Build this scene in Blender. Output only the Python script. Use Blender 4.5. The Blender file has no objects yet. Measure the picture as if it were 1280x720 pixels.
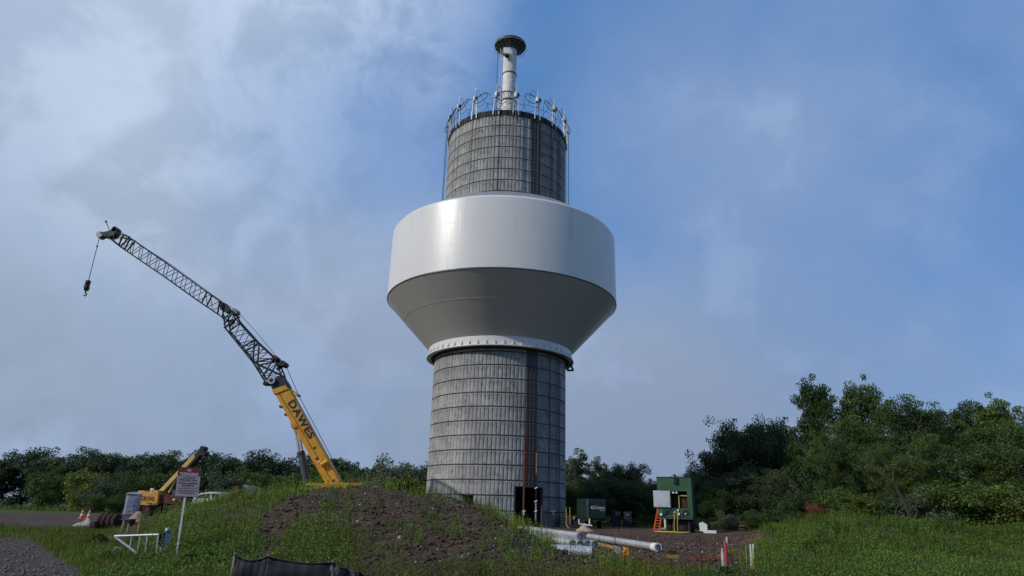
import bpy, math, random
import numpy as np
from mathutils import Vector, Matrix

random.seed(7)
RNG = np.random.default_rng(11)
PI = math.pi
sc = bpy.context.scene
COL = sc.collection

# ------------------------------------------------------------------ camera
F_PX = 813.2
PITCH, ROLL = 0.330, -0.0274
EYE = Vector((0, 0, 1.6))
_F = Vector((0, math.cos(PITCH), math.sin(PITCH)))
_U = Vector((0, -math.sin(PITCH), math.cos(PITCH)))
_X = Vector((1, 0, 0))
CX = _X * math.cos(ROLL) - _U * math.sin(ROLL)
CU = _X * math.sin(ROLL) + _U * math.cos(ROLL)
cam = bpy.data.cameras.new('camera')
cam.sensor_fit = 'HORIZONTAL'; cam.sensor_width = 36; cam.lens = F_PX / 1280 * 36
cam.clip_start = 0.1; cam.clip_end = 5000
co = bpy.data.objects.new('camera', cam); COL.objects.link(co)
M = Matrix((( CX.x, CU.x, -_F.x, EYE.x), (CX.y, CU.y, -_F.y, EYE.y), (CX.z, CU.z, -_F.z, EYE.z), (0, 0, 0, 1)))
co.matrix_world = M
sc.camera = co

def ray(px, py):
    return (CX * ((px - 640) / F_PX) + CU * ((360 - py) / F_PX) + _F)
def at(px, py, Y):                       # the place seen at that pixel, Y metres ahead
    v = ray(px, py); return EYE + v * (Y / v.y)
def UX(u, Y): return (u - 632.4) / 859.3 * Y

# ------------------------------------------------------------------ terrain
def _hash(ix, iy, s):
    n = np.sin(ix * 127.1 + iy * 311.7 + s * 74.7) * 43758.5453
    return n - np.floor(n)
def vnoise(x, y, s=0):
    x = np.asarray(x, float); y = np.asarray(y, float)
    ix = np.floor(x); iy = np.floor(y); fx = x - ix; fy = y - iy
    fx = fx * fx * (3 - 2 * fx); fy = fy * fy * (3 - 2 * fy)
    a = _hash(ix, iy, s); b = _hash(ix + 1, iy, s); c = _hash(ix, iy + 1, s); d = _hash(ix + 1, iy + 1, s)
    return (a * (1 - fx) + b * fx) * (1 - fy) + (c * (1 - fx) + d * fx) * fy
def fbm(x, y, o=4, s=0):
    r = 0; a = .5; t = 0
    for k in range(o):
        r = r + a * vnoise(x * 2 ** k, y * 2 ** k, s + k); t += a; a *= .5
    return r / t
def ss(a, b, x):
    t = np.clip((x - a) / (b - a), 0, 1); return t * t * (3 - 2 * t)
def U_of(x, y): return 632.4 + 859.3 * x / np.maximum(y, .5)

_cu = [60, 130, 165, 200, 250, 300, 350, 400, 450, 500, 560, 600, 625, 650, 680, 715, 760, 820]
_cz = [.0, .15, .38, .78, 1.36, 1.72, 1.93, 2.14, 2.22, 2.15, 1.98, 1.5, 1.2, .92, .55, .3, .12, 0]
_ru = [880, 930, 960, 1000, 1040, 1100, 1180, 1300, 1500]
_rz = [.0, .3, .7, 1.05, 1.28, 1.28, 1.1, 1.1, 1.1]
def mound(u, y):
    c = np.interp(u, _cu, _cz); cy = np.interp(u, [560, 620, 680, 760], [30, 26.5, 24, 22])
    f = ss(cy * .48, cy, y) ** .85 * (1 - ss(cy + 1, cy + np.interp(u, [560, 680], [13, 5.5]), y))
    return c * f
def bank(u, y):
    c = np.interp(u, _ru, _rz)
    f = ss(20, 34, y) * (1 - .75 * ss(35, 60, y)); return c * f
def height(x, y):
    x = np.asarray(x, float); y = np.asarray(y, float)
    u = U_of(x, y); front = (y > 3)
    base = np.where(u > 500, .38, .2) * ss(22, 48, y)
    base = .2 * ss(22, 48, y) + .18 * ss(400, 600, u) * ss(22, 48, y)
    h = np.where(front, base + mound(u, y) + bank(u, y), 0)
    h = h + np.where(front, ss(.05, .6, bank(u, y)) * (fbm(x * .42, y * .42, 3, 61) - .5) * .95, 0) * (1 - ss(36, 42, y))
    big = ss(14, 22, y) * (1 - ss(60, 120, y)) * np.where(front, 1, 0)
    rough = np.clip(mound(u, y) + bank(u, y), 0, 1)
    h = h + big * (fbm(x * .5, y * .5, 4, 3) - .5) * (.12 + .5 * rough) + (fbm(x * 3, y * 3, 2, 9) - .5) * (.03 + .10 * rough) * big
    h = h + (fbm(x * .05, y * .05, 3, 5) - .5) * .3 * ss(70, 140, np.hypot(x, y))
    # keep the pad round the tower level
    d = np.hypot(x + .97, y - 62.9)
    w = 1 - ss(7.0, 9.5, d)
    return h * (1 - w) + .38 * w
def H(x, y): return float(height(x, y))
def gnd(px, py, y0=8, y1=150):           # ground seen at that pixel
    v = ray(px, py); prev = None
    Y = y0
    while Y < y1:
        p = EYE + v * (Y / v.y)
        if p.z < H(p.x, p.y): return Vector((p.x, p.y, H(p.x, p.y)))
        Y += .1
    p = EYE + v * (y1 / v.y); return Vector((p.x, p.y, H(p.x, p.y)))
def on(u, Y, dz=0):
    x = UX(u, Y); return Vector((x, Y, H(x, Y) + dz))

# ------------------------------------------------------------------ materials
def nn(nt, t, **kw):
    n = nt.nodes.new(t)
    for k, v in kw.items(): setattr(n, k, v)
    return n
def lk(nt, a, b): nt.links.new(a, b)
def newmat(name):
    m = bpy.data.materials.new(name); m.use_nodes = True
    nt = m.node_tree; b = nt.nodes['Principled BSDF']
    return m, nt, b
def mixc(nt, fac, a, b, mode='MIX'):
    n = nn(nt, 'ShaderNodeMix', data_type='RGBA', blend_type=mode)
    for sock, v in ((n.inputs[0], fac), (n.inputs[6], a), (n.inputs[7], b)):
        if hasattr(v, 'is_output') or isinstance(v, bpy.types.NodeSocket): lk(nt, v, sock)
        elif isinstance(v, (int, float)): sock.default_value = v
        else: sock.default_value = (*v[:3], 1)
    return n.outputs[2]
def math_(nt, op, a, b=None, c=None, clamp=False):
    n = nn(nt, 'ShaderNodeMath', operation=op); n.use_clamp = clamp
    for i, v in enumerate((a, b, c)):
        if v is None: continue
        if isinstance(v, bpy.types.NodeSocket): lk(nt, v, n.inputs[i])
        else: n.inputs[i].default_value = v
    return n.outputs[0]
def noise(nt, vec, scale, detail=4, rough=.55, dist=0):
    n = nn(nt, 'ShaderNodeTexNoise'); n.inputs['Scale'].default_value = scale
    n.inputs['Detail'].default_value = detail; n.inputs['Roughness'].default_value = rough
    n.inputs['Distortion'].default_value = dist
    if vec: lk(nt, vec, n.inputs['Vector'])
    return n.outputs['Fac']
def mrange(nt, v, a, b, c=0, d=1, smooth=True):
    n = nn(nt, 'ShaderNodeMapRange'); n.interpolation_type = 'SMOOTHSTEP' if smooth else 'LINEAR'
    lk(nt, v, n.inputs[0])
    for i, x in enumerate((a, b, c, d)): n.inputs[i + 1].default_value = x
    return n.outputs[0]
def bump(nt, b, h, strength, dist=.02):
    n = nn(nt, 'ShaderNodeBump'); n.inputs['Strength'].default_value = strength
    n.inputs['Distance'].default_value = dist
    lk(nt, h, n.inputs['Height']); lk(nt, n.outputs[0], b.inputs['Normal'])
def paint(name, c, rough=.45, metal=0, dirt=.35, dirtc=(.05, .04, .03), scale=1.3, var=.12, bmp=.1, streak=False, coat=0):
    m, nt, b = newmat(name)
    tc = nn(nt, 'ShaderNodeTexCoord').outputs['Object']
    vec = tc
    if streak:
        mp = nn(nt, 'ShaderNodeMapping'); mp.inputs['Scale'].default_value = (1, 1, .12); lk(nt, tc, mp.inputs[0]); vec = mp.outputs[0]
    n1 = noise(nt, tc, scale, 3); n2 = noise(nt, vec, scale * 4, 6, .65)
    c1 = mixc(nt, mrange(nt, n1, .3, .7), [x * (1 - var) for x in c], [min(1, x * (1 + var)) for x in c])
    f = math_(nt, 'MULTIPLY', mrange(nt, n2, .5, .78), dirt)
    lk(nt, mixc(nt, f, c1, dirtc), b.inputs['Base Color'])
    lk(nt, mrange(nt, n2, .3, .8, rough, min(1, rough + .25)), b.inputs['Roughness'])
    b.inputs['Metallic'].default_value = metal
    if coat: b.inputs['Coat Weight'].default_value = coat
    bump(nt, b, n2, bmp, .01)
    return m
MT = {}
MT['yellow'] = paint('yellow_paint', (.62, .28, .01), .4, dirt=.6, dirtc=(.2, .1, .02), streak=False, scale=2.2)
MT['pale_yellow'] = paint('faded_yellow_paint', (.62, .42, .13), .5, dirt=.4, dirtc=(.16, .08, .03))
MT['orange_yellow'] = paint('amber_paint', (.66, .31, .04), .45, dirt=.55, dirtc=(.2, .08, .02))
MT['black_steel'] = paint('black_steel', (.011, .013, .015), .55, dirt=.15, dirtc=(.05, .045, .04))
MT['black'] = paint('matt_black', (.012, .012, .013), .7, dirt=.2)
MT['rubber'] = paint('rubber', (.02, .02, .02), .85, dirt=.5, dirtc=(.09, .07, .05))
MT['grey_steel'] = paint('grey_steel', (.22, .23, .25), .4, .5, dirt=.4)
MT['dark_grey'] = paint('dark_grey_steel', (.07, .075, .085), .45, .3, dirt=.3)
MT['galv'] = paint('galvanised_steel', (.55, .56, .56), .36, .6, dirt=.35, dirtc=(.2, .19, .18), bmp=.15)
MT['white'] = paint('white_paint', (.72, .72, .7), .45, dirt=.3, dirtc=(.3, .27, .22))
MT['offwhite'] = paint('weathered_white', (.68, .66, .61), .6, dirt=.4, dirtc=(.2, .15, .1), streak=True)
MT['letter'] = paint('black_lettering', (.012, .012, .014), .5, dirt=.1)
MT['letter_white'] = paint('white_lettering', (.5, .5, .5), .5, dirt=.1)
MT['letter_red'] = paint('red_lettering', (.1, .01, .015), .5, dirt=.1)
MT['green'] = paint('green_paint', (.024, .085, .032), .45, dirt=.5, dirtc=(.02, .035, .02), scale=.9, var=.25, streak=True)
MT['green_dark'] = paint('dark_green_paint', (.008, .028, .024), .4, dirt=.3, dirtc=(.01, .02, .02))
MT['rust'] = paint('rust', (.11, .034, .018), .85, dirt=.6, dirtc=(.04, .02, .015), scale=4, var=.4, bmp=.4)
MT['rust_orange'] = paint('orange_rust', (.34, .14, .06), .8, dirt=.6, dirtc=(.16, .06, .03), scale=4, var=.3, bmp=.3)
MT['rust_dark'] = paint('dark_rust', (.045, .021, .014), .9, dirt=.5, dirtc=(.02, .012, .01), scale=3, var=.4, bmp=.4)
MT['concrete_block'] = paint('block_concrete', (.3, .28, .24), .9, dirt=.5, dirtc=(.13, .11, .08), bmp=.4)
MT['orange'] = paint('safety_orange', (.72, .11, .015), .5, dirt=.25, dirtc=(.25, .06, .02))
MT['orange_star'] = paint('orange_plastic', (.78, .22, .015), .5, dirt=.2, dirtc=(.3, .1, .02))
MT['red'] = paint('red_plastic', (.4, .03, .02), .45, dirt=.2)
MT['dark_red'] = paint('dark_red_paint', (.075, .003, .006), .75, dirt=.0)
MT['reflective'] = paint('sign_white', (.2, .185, .21), .4, dirt=.3, dirtc=(.25, .23, .25))
MT['plastic_grey'] = paint('grey_plastic', (.22, .25, .3), .5, dirt=.25)
MT['plastic_light'] = paint('light_grey_plastic', (.4, .43, .47), .5, dirt=.25)
MT['wood'] = paint('weathered_wood', (.3, .24, .17), .85, dirt=.5, dirtc=(.12, .09, .06), streak=True)
MT['wood_yellow'] = paint('fresh_lumber', (.5, .3, .1), .8, dirt=.4)
MT['sand'] = paint('sand', (.3, .2, .12), .95, dirt=.5, dirtc=(.16, .1, .06), scale=3, bmp=.6)
MT['stone'] = paint('pale_stone', (.32, .3, .27), .9, dirt=.5, dirtc=(.12, .1, .08), scale=5, bmp=.4)
MT['yellow_hose'] = paint('yellow_hose', (.55, .36, .05), .6, dirt=.3)
MT['red_net'] = paint('red_mesh', (.2, .035, .025), .7, dirt=.3)
MT['glass'] = paint('dark_glass', (.02, .025, .03), .08, dirt=.1)
MT['bark'] = paint('bark', (.1, .08, .06), .95, dirt=.6, dirtc=(.03, .025, .02), scale=3, var=.3, bmp=.6)
MT['bark_dead'] = paint('dead_bark', (.06, .045, .036), .95, dirt=.5, dirtc=(.05, .035, .03), scale=3, bmp=.5)
MT['beige_conc'] = paint('spoil_clay', (.36, .29, .2), .95, dirt=.5, dirtc=(.2, .15, .1), scale=4, bmp=.6)

def leafmat(name, c, var=.5, trans=.18, scale=.6, rough=.6):
    m, nt, b = newmat(name)
    g = nn(nt, 'ShaderNodeNewGeometry'); oi = nn(nt, 'ShaderNodeObjectInfo')
    tc = nn(nt, 'ShaderNodeTexCoord').outputs['Object']
    n1 = noise(nt, tc, scale, 3)
    dark = [x * (1 - var) for x in c]; light = [c[0] * (1 + var * 1.3), c[1] * (1 + var), c[2] * (1 + var * .4)]
    a = mixc(nt, mrange(nt, n1, .4, .6), dark, c)
    r = math_(nt, 'MULTIPLY', g.outputs['Random Per Island'], .8)
    cc = mixc(nt, r, a, light)
    hs = nn(nt, 'ShaderNodeHueSaturation'); lk(nt, cc, hs.inputs['Color'])
    lk(nt, mrange(nt, oi.outputs['Random'], 0, 1, .515, .475, False), hs.inputs['Hue'])
    lk(nt, mrange(nt, oi.outputs['Random'], 0, 1, .62, 1.45, False), hs.inputs['Value'])
    cc = hs.outputs[0]
    b.inputs['Roughness'].default_value = rough
    b.inputs['Specular IOR Level'].default_value = .35
    lk(nt, cc, b.inputs['Base Color'])
    tr = nn(nt, 'ShaderNodeBsdfTranslucent'); lk(nt, cc, tr.inputs[0])
    mx = nn(nt, 'ShaderNodeMixShader'); mx.inputs[0].default_value = trans
    lk(nt, b.outputs[0], mx.inputs[1]); lk(nt, tr.outputs[0], mx.inputs[2])
    lk(nt, mx.outputs[0], nt.nodes['Material Output'].inputs[0])
    return m
MT['leaf'] = leafmat('leaf_dark', (.035, .06, .02))
MT['leaf_far'] = leafmat('leaf_far', (.038, .07, .026), scale=.35)
MT['leaf_mid'] = leafmat('leaf_mid', (.044, .088, .015), trans=.22)
MT['leaf_pale'] = leafmat('leaf_pale', (.075, .105, .06))
MT['leaf_yellow'] = leafmat('leaf_yellow_green', (.09, .13, .02))
MT['leaf_red'] = leafmat('leaf_dead', (.18, .06, .035), trans=.1)
MT['leaf_bush'] = leafmat('leaf_bush', (.055, .125, .018))
MT['grass'] = leafmat('grass_blades', (.098, .16, .016), .66, .25, .5)
MT['grass_dry'] = leafmat('grass_olive', (.11, .1, .028), .5, .25, .5)
MT['weed'] = leafmat('weed_leaves', (.13, .205, .022), .6, .25, .5)
MT['weed_yellow'] = leafmat('yellow_flower', (.55, .45, .03), .2, .1)

# ------------------------------------------------------------------ mesh builder
class MB:
    def __init__(s): s.v = []; s.f = []
    def add(s, vs, fs):
        o = len(s.v); s.v += [tuple(v) for v in vs]; s.f += [tuple(i + o for i in f) for f in fs]; return s
    def box(s, c, size, rot=None):
        c = Vector(c); hx, hy, hz = [q / 2 for q in size]
        vs = [Vector((x, y, z)) for z in (-hz, hz) for y in (-hy, hy) for x in (-hx, hx)]
        if rot is not None: vs = [rot @ v for v in vs]
        return s.add([v + c for v in vs], [(0, 2, 3, 1), (4, 5, 7, 6), (0, 1, 5, 4), (2, 6, 7, 3), (0, 4, 6, 2), (1, 3, 7, 5)])
    def bar(s, p0, p1, w, h=None, up=(0, 1, 0)):
        p0 = Vector(p0); p1 = Vector(p1); h = h or w; d = p1 - p0; L = d.length
        z = d.normalized(); u = Vector(up)
        if abs(z.dot(u)) > .95: u = Vector((1, 0, 0))
        x = u.cross(z).normalized(); y = z.cross(x)
        return s.box((p0 + p1) / 2, (w, h, L), Matrix((x, y, z)).transposed())
    def cyl(s, p0, p1, r0, r1=None, n=12, caps=True):
        p0 = Vector(p0); p1 = Vector(p1); r1 = r0 if r1 is None else r1
        z = (p1 - p0).normalized(); u = Vector((0, 0, 1)) if abs(z.z) < .9 else Vector((1, 0, 0))
        x = u.cross(z).normalized(); y = z.cross(x); vs = []
        for p, r in ((p0, r0), (p1, r1)):
            for i in range(n):
                a = 2 * PI * i / n; vs.append(p + x * (math.cos(a) * r) + y * (math.sin(a) * r))
        fs = [(i, (i + 1) % n, n + (i + 1) % n, n + i) for i in range(n)]
        if caps: fs += [tuple(range(n - 1, -1, -1)), tuple(range(n, 2 * n))]
        return s.add(vs, fs)
    def tube(s, pts, r, n=6):
        pts = [Vector(p) for p in pts]; rs = r if isinstance(r, (list, tuple)) else [r] * len(pts)
        vs = []; fs = []
        px = None
        for i, p in enumerate(pts):
            d = (pts[min(i + 1, len(pts) - 1)] - pts[max(i - 1, 0)]).normalized()
            if px is None:
                u = Vector((0, 0, 1)) if abs(d.z) < .9 else Vector((1, 0, 0)); px = u.cross(d).normalized()
            px = (px - d * px.dot(d)).normalized(); py = d.cross(px)
            for k in range(n):
                a = 2 * PI * k / n; vs.append(p + px * (math.cos(a) * rs[i]) + py * (math.sin(a) * rs[i]))
        for i in range(len(pts) - 1):
            for k in range(n):
                fs.append((i * n + k, i * n + (k + 1) % n, (i + 1) * n + (k + 1) % n, (i + 1) * n + k))
        fs += [tuple(range(n - 1, -1, -1)), tuple(range((len(pts) - 1) * n, len(pts) * n))]
        return s.add(vs, fs)
    def lathe(s, prof, n=64, c=(0, 0, 0), close=False):
        vs = []; fs = []; m = len(prof)
        for r, z in prof:
            for i in range(n):
                a = 2 * PI * i / n; vs.append((c[0] + r * math.sin(a), c[1] - r * math.cos(a), c[2] + z))
        for j in range(m if close else m - 1):
            k = (j + 1) % m
            for i in range(n): fs.append((j * n + i, j * n + (i + 1) % n, k * n + (i + 1) % n, k * n + i))
        return s.add(vs, fs)
    def prism(s, poly, fn, t0, t1):       # poly (a,b) -> fn(a,b,t)
        n = len(poly); vs = [fn(a, b, t0) for a, b in poly] + [fn(a, b, t1) for a, b in poly]
        return s.add(vs, [tuple(range(n - 1, -1, -1)), tuple(range(n, 2 * n))] + [(i, (i + 1) % n, n + (i + 1) % n, n + i) for i in range(n)])
    def build(s, name, mat, parent=None, loc=None, smooth=35, bevel=0):
        off = Vector(loc) if loc is not None else (OFF.get(parent.name, Vector()) if parent else Vector())
        me = bpy.data.meshes.new(name)
        me.from_pydata([(v[0] - off.x, v[1] - off.y, v[2] - off.z) for v in s.v], [], s.f)
        import bmesh
        bm = bmesh.new(); bm.from_mesh(me); bmesh.ops.recalc_face_normals(bm, faces=bm.faces); bm.to_mesh(me); bm.free()
        o = bpy.data.objects.new(name, me); COL.objects.link(o)
        if mat: me.materials.append(MT[mat] if isinstance(mat, str) else mat)
        if smooth:
            me.polygons.foreach_set('use_smooth', [True] * len(me.polygons)); me.set_sharp_from_angle(angle=math.radians(smooth))
        if bevel:
            b = o.modifiers.new('bevel', 'BEVEL'); b.width = bevel; b.segments = 2; b.limit_method = 'ANGLE'
        if loc is not None: o.location = off
        if parent: o.parent = parent; OFF[o.name] = off if loc is None else Vector()
        return o
OFF = {}
def tag(o, label=None, cat=None, group=None, kind=None):
    if label: o['label'] = label
    if cat: o['category'] = cat
    if group: o['group'] = group
    if kind: o['kind'] = kind
    return o
def thing(name, label, cat, loc, rotz=0, group=None, local=False):
    o = bpy.data.objects.new(name, None); COL.objects.link(o)
    o.location = loc; o.rotation_euler = (0, 0, rotz); o.empty_display_size = .3
    OFF[o.name] = Vector() if local else Vector(loc)
    return tag(o, label, cat, group)
def copy_tree(src, parent=None):
    c = src.copy(); COL.objects.link(c); c.parent = parent
    for ch in src.children: copy_tree(ch, c)
    return c
def text_mb(txt, size, frame, depth=.01, bold=0, align='CENTER', sx=1):
    """frame(x,y,z) -> world; text baseline along x."""
    cu = bpy.data.curves.new('t', 'FONT'); cu.body = txt; cu.size = size; cu.extrude = depth; cu.offset = bold
    cu.space_character = 1.12; cu.align_x = align; cu.align_y = 'CENTER'; cu.resolution_u = 3
    o = bpy.data.objects.new('t', cu); COL.objects.link(o)
    dg = bpy.context.evaluated_depsgraph_get(); me = bpy.data.meshes.new_from_object(o.evaluated_get(dg))
    vs = [frame(v.co.x * sx, v.co.y, v.co.z) for v in me.vertices]; fs = [tuple(p.vertices) for p in me.polygons]
    bpy.data.objects.remove(o); bpy.data.curves.remove(cu); bpy.data.meshes.remove(me)
    return MB().add(vs, fs)
def npmesh(name, V, Fq, mat, parent=None, loc=None, smooth=False):
    """V (n,3), Fq (m,k) fast mesh"""
    me = bpy.data.meshes.new(name); k = Fq.shape[1]; m = len(Fq)
    me.vertices.add(len(V)); me.vertices.foreach_set('co', np.ascontiguousarray(V, np.float32).ravel())
    me.loops.add(m * k); me.loops.foreach_set('vertex_index', np.ascontiguousarray(Fq, np.int32).ravel())
    me.polygons.add(m); me.polygons.foreach_set('loop_start', np.arange(0, m * k, k, dtype=np.int32))
    me.polygons.foreach_set('loop_total', np.full(m, k, np.int32))
    if smooth: me.polygons.foreach_set('use_smooth', np.ones(m, bool))
    me.update(calc_edges=True)
    for q in (mat if isinstance(mat, (list, tuple)) else [mat]): me.materials.append(MT[q] if isinstance(q, str) else q)
    o = bpy.data.objects.new(name, me); COL.objects.link(o)
    if parent: o.parent = parent
    if loc is not None: o.location = loc
    return o

# ------------------------------------------------------------------ light and sky
SUN_EL = math.radians(32); sa = math.radians(60)
S = Vector((-math.sin(sa) * math.cos(SUN_EL), -math.cos(sa) * math.cos(SUN_EL), math.sin(SUN_EL)))
sl = bpy.data.lights.new('sun', 'SUN'); sl.energy = 2.65; sl.angle = math.radians(.6); sl.color = (1, .94, .85)
so = bpy.data.objects.new('sun', sl); COL.objects.link(so); so.rotation_euler = S.to_track_quat('Z', 'Y').to_euler()
so.location = (-40, -30, 60)
w = bpy.data.worlds.new('World'); sc.world = w; w.use_nodes = True; nt = w.node_tree
bg = nt.nodes['Background']; bg.inputs[1].default_value = .1
sky = nn(nt, 'ShaderNodeTexSky', sky_type='NISHITA'); sky.sun_disc = False
sky.sun_elevation = SUN_EL; sky.sun_rotation = math.atan2(S.x, S.y) % (2 * PI)
sky.air_density = 1.0; sky.dust_density = .6; sky.ozone_density = 2.0
gen = nn(nt, 'ShaderNodeTexCoord').outputs['Generated']
nrm = nn(nt, 'ShaderNodeVectorMath', operation='NORMALIZE'); lk(nt, gen, nrm.inputs[0]); dirv = nrm.outputs[0]
sep = nn(nt, 'ShaderNodeSeparateXYZ'); lk(nt, dirv, sep.inputs[0])
def blob(px, py, inner, outer):          # smooth patch of the sky round a direction, radii in degrees
    d = ray(px, py).normalized()
    n = nn(nt, 'ShaderNodeVectorMath', operation='DOT_PRODUCT'); lk(nt, dirv, n.inputs[0]); n.inputs[1].default_value = d
    return mrange(nt, n.outputs['Value'], math.cos(math.radians(outer)), math.cos(math.radians(inner)))
def addall(lst):
    r = lst[0]
    for q in lst[1:]: r = math_(nt, 'ADD', r, q)
    return r
def mul(a, b): return math_(nt, 'MULTIPLY', a, b)
nz4 = noise(nt, dirv, 2.6, 8, .55, .3); nz5 = noise(nt, dirv, 6.0, 9, .55, .25); nz = noise(nt, dirv, 3.2, 9, .52, .3); nz2 = noise(nt, dirv, 9, 9, .58, .4); nz3 = noise(nt, dirv, 1.6, 5, .5, .3)
blue = addall([mul(blob(760, 200, 0, 17), .62), mul(blob(690, 40, 0, 24), .36), mul(blob(860, 70, 0, 26), .5), mul(blob(1180, 0, 0, 34), .75),
               mul(blob(1230, 400, 0, 20), .35), mul(blob(850, 440, 0, 24), -.55), mul(blob(230, 250, 0, 26), -.2), mul(blob(820, 552, 0, 6), .32), mul(blob(560, 170, 0, 13), .22), mul(blob(370, 200, 0, 13), .42), mul(blob(420, 130, 0, 12), .2),
               mul(blob(1080, 200, 0, 24), .3), mul(blob(940, 330, 0, 24), .22), mul(mrange(nt, sep.outputs[1], .3, -.4), .9)])
blue = math_(nt, 'ADD', blue, math_(nt, 'MULTIPLY', math_(nt, 'SUBTRACT', nz, .5), 1.3))
blue = math_(nt, 'ADD', blue, math_(nt, 'MULTIPLY', math_(nt, 'SUBTRACT', nz3, .5), .9))
blue = math_(nt, 'ADD', blue, math_(nt, 'MULTIPLY', math_(nt, 'SUBTRACT', nz2, .5), .7))
blue = mrange(nt, blue, -.15, 1.25, 0, .95, False)
veil = addall([mul(blob(950, 120, 0, 20), .3), mul(blob(930, 300, 0, 20), .32), mul(blob(1120, 260, 0, 20), .28), mul(blob(1000, 0, 0, 20), .15)])
blue = mul(blue, math_(nt, 'SUBTRACT', 1.0, mul(math_(nt, 'ADD', veil, .12), mrange(nt, addall([mul(nz5, .35), mul(nz4, .35), mul(nz3, .3)]), .1, .8))))
white = addall([mul(blob(480, 35, 1, 15), .8), mul(blob(300, 60, 1, 24), .6), mul(blob(575, 60, .3, 6), .8), mul(blob(100, 330, 1, 28), .12)])
white = mul(white, mrange(nt, addall([mul(nz, .4), mul(nz2, .6)]), .42, .58))
lowhi = mrange(nt, sep.outputs[2], .02, .62)
left = mrange(nt, sep.outputs[0], -.5, .5)
cl_lo = mixc(nt, left, (2.75, 3.5, 4.75), (2.45, 3.15, 4.6)); cl_hi = mixc(nt, left, (4.4, 5.45, 7.1), (3.0, 4.15, 6.3))
cloud = mixc(nt, lowhi, cl_lo, cl_hi)
cloud = mixc(nt, mul(mrange(nt, nz4, .36, .7), .36), cloud, (2.4, 3.2, 5.0))
cloud = mixc(nt, mul(mrange(nt, nz5, .5, .66), .3), cloud, (4.2, 5.4, 8.0))
cloud = mixc(nt, white, cloud, (6.0, 7.1, 9.0))
skyb = mixc(nt, .62, sky.outputs[0], (.45, 2.35, 6.4))
fin = mixc(nt, blue, cloud, skyb)
lk(nt, fin, bg.inputs[0])

sc.view_settings.view_transform = 'Standard'; sc.view_settings.look = 'None'
sc.view_settings.exposure = 0; sc.view_settings.gamma = 1; sc.view_settings.use_curve_mapping = False

# ------------------------------------------------------------------ ground sheet
def grass_mask(x, y):
    """0..1 how much grows there"""
    u = U_of(x, y); n = fbm(x * .55, y * .55, 4, 21); n2 = fbm(x * 1.7, y * 1.7, 3, 33)
    g = np.interp(u, [0, 200, 330, 430, 470, 600, 640, 700, 740, 1400], [.98, .84, .76, .4, .04, .0, .06, .4, .66, .62])
    # bare upper part of the mound, greener skirt
    up = ss(19, 26, y) * (1 - ss(34, 40, y))
    g = g - up * np.interp(u, [150, 250, 300, 420, 470, 640, 680, 900], [.0, .1, .12, .32, .3, .2, .1, 0])
    # scar running down the mound
    sx = np.interp(y, [14, 20, 26, 31], [330, 345, 395, 440]); g = g - .55 * np.exp(-((u - sx) / 22) ** 2) * ss(15, 20, y) * (1 - ss(33, 38, y))
    g = g + .5 * np.exp(-((u - 395) / 40) ** 2 - ((y - 17.5) / 2.2) ** 2)
    # works yard: bare
    yard = ss(25, 30, y) * (1 - ss(68, 74, y)) * ss(640, 700, u) * (1 - ss(905, 985, u))
    yard = np.maximum(yard, ss(np.interp(u, [735, 775, 880, 910], [17.5, 21.5, 21.5, 18]), np.interp(u, [735, 775, 880, 910], [19, 23.5, 23.5, 20.5]), y) * (1 - ss(40, 50, y)) * ss(690, 712, u) * (1 - ss(900, 965, u)))
    cyl_ = np.interp(u, [560, 620, 680, 760], [30, 26.5, 24, 22]); yard = np.maximum(yard, ss(cyl_ + .8, cyl_ + 2, y) * (1 - ss(60, 66, y)) * ss(600, 640, u) * (1 - ss(880, 930, u)))
    yard = np.maximum(yard, ss(38, 42, y) * (1 - ss(66, 74, y)) * (1 - ss(60, 66, np.abs(x) * 0 + y)) * ss(560, 600, u) * (1 - ss(905, 985, u)))
    yardL = ss(44, 48, y) * (1 - ss(76, 84, y)) * (1 - ss(560, 600, u))
    gr = ss(34, 37, y) * (1 - ss(46, 50, y)) * (1 - ss(120, 150, u))
    track = track_mask(x, y)
    g = g * (1 - yard) * (1 - yardL) * (1 - gr) * (1 - track)
    g = g * (1 - .9 * np.exp(-((u - 309) / 24) ** 2 - ((y - 31) / 1.6) ** 2)) * (1 - .8 * np.exp(-((u - 190) / 40) ** 2) * ss(23, 26, y))
    g = g - .4 * ss(.5, .6, fbm(x * .35 + 9, y * .35, 3, 77)) * ss(740, 800, u) - .3 * ss(.52, .6, fbm(x * .6 + 3, y * .6, 3, 78)) * (1 - ss(420, 480, u)) * ss(15, 18, y)
    return np.clip((g - n * .9 - n2 * .45 + .48) * 1.9, 0, 1) * np.where(y > 3, 1, .6)
def track_mask(x, y):
    # gravel track passing at the lower left
    cx = -10.1 - (y - 14.5) * .78
    return (1 - ss(1.4, 2.1, np.abs(x - cx) + .5 * (fbm(x, y, 3, 66) - .5))) * (1 - ss(26, 34, y)) * np.where(y > 3, 1, 0)
ang = np.concatenate([np.linspace(-PI, -.95, 40, endpoint=False), np.linspace(-.95, .95, 760), np.linspace(.95, PI, 41)[1:-1]])
rad = np.concatenate([[.0, .6], np.geomspace(1.2, 11, 24), np.geomspace(11.1, 70, 330), np.geomspace(71, 2500, 60)])
AA, RR = np.meshgrid(ang, rad)
GX = RR * np.sin(AA); GY = RR * np.cos(AA); GZ = height(GX, GY)
# smooth height across the y = 3 line is flat there
na = len(ang); nr = len(rad)
V = np.stack([GX, GY, GZ], -1).reshape(-1, 3)
i, j = np.meshgrid(np.arange(nr - 1), np.arange(na), indexing='ij'); i = i.ravel(); j = j.ravel(); j2 = (j + 1) % na
Fq = np.stack([i * na + j, i * na + j2, (i + 1) * na + j2, (i + 1) * na + j], 1)
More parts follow.
